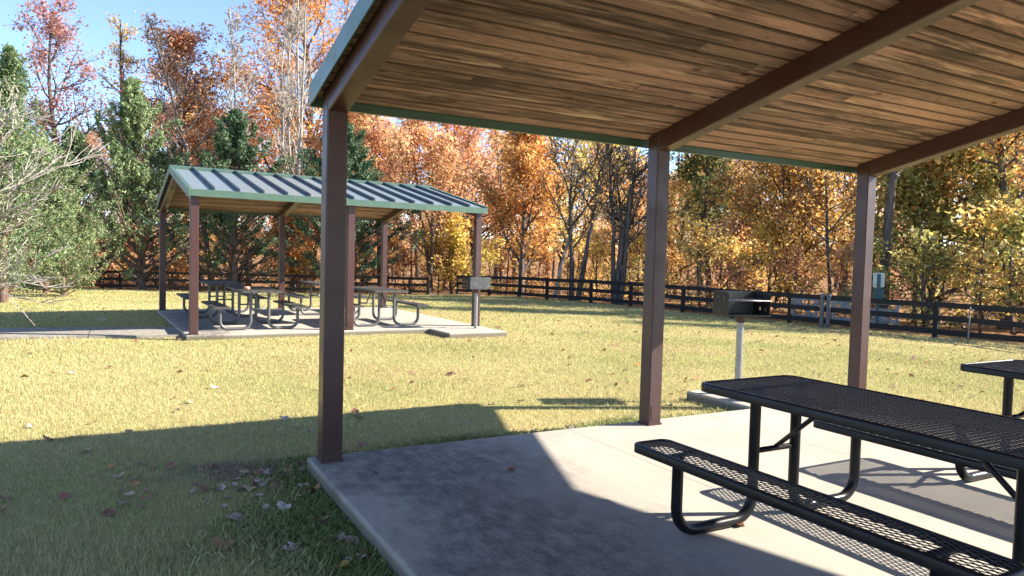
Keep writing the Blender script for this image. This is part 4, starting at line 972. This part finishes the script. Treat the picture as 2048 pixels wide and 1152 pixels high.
for px, py, sz, mt, lab in [(1022, 941, 0.085, 'fallen', 'curled brown leaf alone on the shaded concrete slab'), (1478, 1052, 0.075, 'fallen', 'small rust leaf under the front bench leg'),
    (752, 947, 0.05, 'fallen', 'tiny brown leaf on the slab beside the corner post')]:
    d = CM.T @ np.array([(px - 1024) / FPX, (576 - py) / FPX, 1.0]); t = -CAM[2] / d[2]; p = CAM + t * d
    leaf_at(p[0], p[1], 0.003, sz, rg, M[mt], lab)
for px, py, sz, mt, lab in [(683, 1139, 0.10, 'yellowleaf', 'yellow leaf at the bottom edge beside the slab'), (447, 1095, 0.13, 'fallen', 'curled tan leaf on the shaded lawn near the bottom'), (470, 1042, 0.12, 'paleleaf', 'large pale lobed leaf on the clover'),
    (1804, 676, 0.22, 'fallen', 'bright red leaf upright on the lawn near the right fence'), (97, 882, 0.11, 'fallen', 'dark red leaf at the edge of the shelter shadow on the left'), (205, 642, 0.2, 'paleleaf', 'pale leaf in the shade left of the far shelter')]:
    p = ground_hit(px, py); leaf_at(p[0], p[1], p[2] + 0.012, sz, rg, M[mt], lab)
cnt = 0
for px, py, n, sp in [(500, 965, 30, 60), (540, 962, 20, 45), (420, 1010, 8, 90), (300, 960, 8, 110), (700, 1085, 14, 24), (670, 1045, 10, 22), (725, 1120, 12, 22), (640, 985, 8, 20), (580, 1105, 6, 25), (610, 945, 10, 30)]:
    for _ in range(n):
        p = ground_hit(px + rg.gauss(0, sp), py + rg.gauss(0, sp * 0.28))
        if bool(in_near(np.array(p[0]), np.array(p[1]), 0.03)): continue
        leaf_at(p[0], p[1], p[2] + 0.010, rg.uniform(0.04, 0.085), rg, M['paleleaf'] if rg.random() < 0.42 else M['fallen'], 'dry curled leaf in the drift beside the slab corner', 'leaves drifted beside the slab corner'); cnt += 1
for _ in range(210):
    px = rg.uniform(0, 2048); py = 620 + 420 * rg.random() ** 1.7
    p = ground_hit(px, py); X, Y = np.array(p[0]), np.array(p[1])
    if in_near(X, Y, .05) or in_far(X, Y, .05) or beyond(X, Y) > -0.5: continue
    leaf_at(p[0], p[1], p[2] + 0.015, rg.uniform(0.055, 0.105), rg, M['fallen'] if rg.random() < .85 else M['paleleaf'], 'dry fallen leaf scattered on the open lawn', 'leaves scattered on the lawn')
def litter():
    r_ = np.random.default_rng(8); n = 5200; D = r_.uniform(8, 36, n); tx = r_.uniform(-.78, .78, n)
    x = CAM[0] + D * CM[2][0] + D * tx * CM[0][0]; y = CAM[1] + D * CM[2][1] + D * tx * CM[0][1]
    k_ = ~(in_near(x, y, .03) | in_far(x, y, .03)) & (beyond(x, y) < 0.3) & (r_.random(n) < 0.10 + 0.28 * np.clip((tx + 0.2) * 1.2, 0, 1) * np.clip(D / 18, 0, 1)); x, y = x[k_], y[k_]
    n2 = 6000; D = r_.uniform(26, 60, n2); tx = r_.uniform(-.8, .8, n2); x2 = CAM[0] + D * CM[2][0] + D * tx * CM[0][0]; y2 = CAM[1] + D * CM[2][1] + D * tx * CM[0][1]; q = beyond(x2, y2) > 0.3
    x = np.concatenate([x, x2[q]]); y = np.concatenate([y, y2[q]]); C = np.stack([x, y, gz(x, y) + 0.03], -1)
    sz = np.concatenate([np.full(k_.sum(), 1.0), np.full(q.sum(), 1.8)])[:, None]
    me = leaves_mesh('leaf_litter', r_, C, 0.075, 1.2, 0.6)
    tag(link('leaf_litter', me, M['litter']), 'small dry leaves strewn over the lawn and the woodland floor', 'leaf litter', kind='stuff')
litter()
# pinkish lump left on the front left far table
mb = MB(); rings = []
for k_ in range(6):
    a = PI * (k_ + 0.35) / 6.7; rings.append([(0.065 * math.sin(a) * math.cos(2 * PI * j / 9) * (1 + .12 * math.sin(3 * j)), 0.05 * math.sin(a) * math.sin(2 * PI * j / 9), 0.036 - 0.042 * math.cos(a)) for j in range(9)])
mb.loft(rings); tag(mb.build('stone', M['stone'], None, True, (0.86, 9.35, FAR[2] + 0.768)), 'small pinkish stone resting on the front left far table', 'stone')
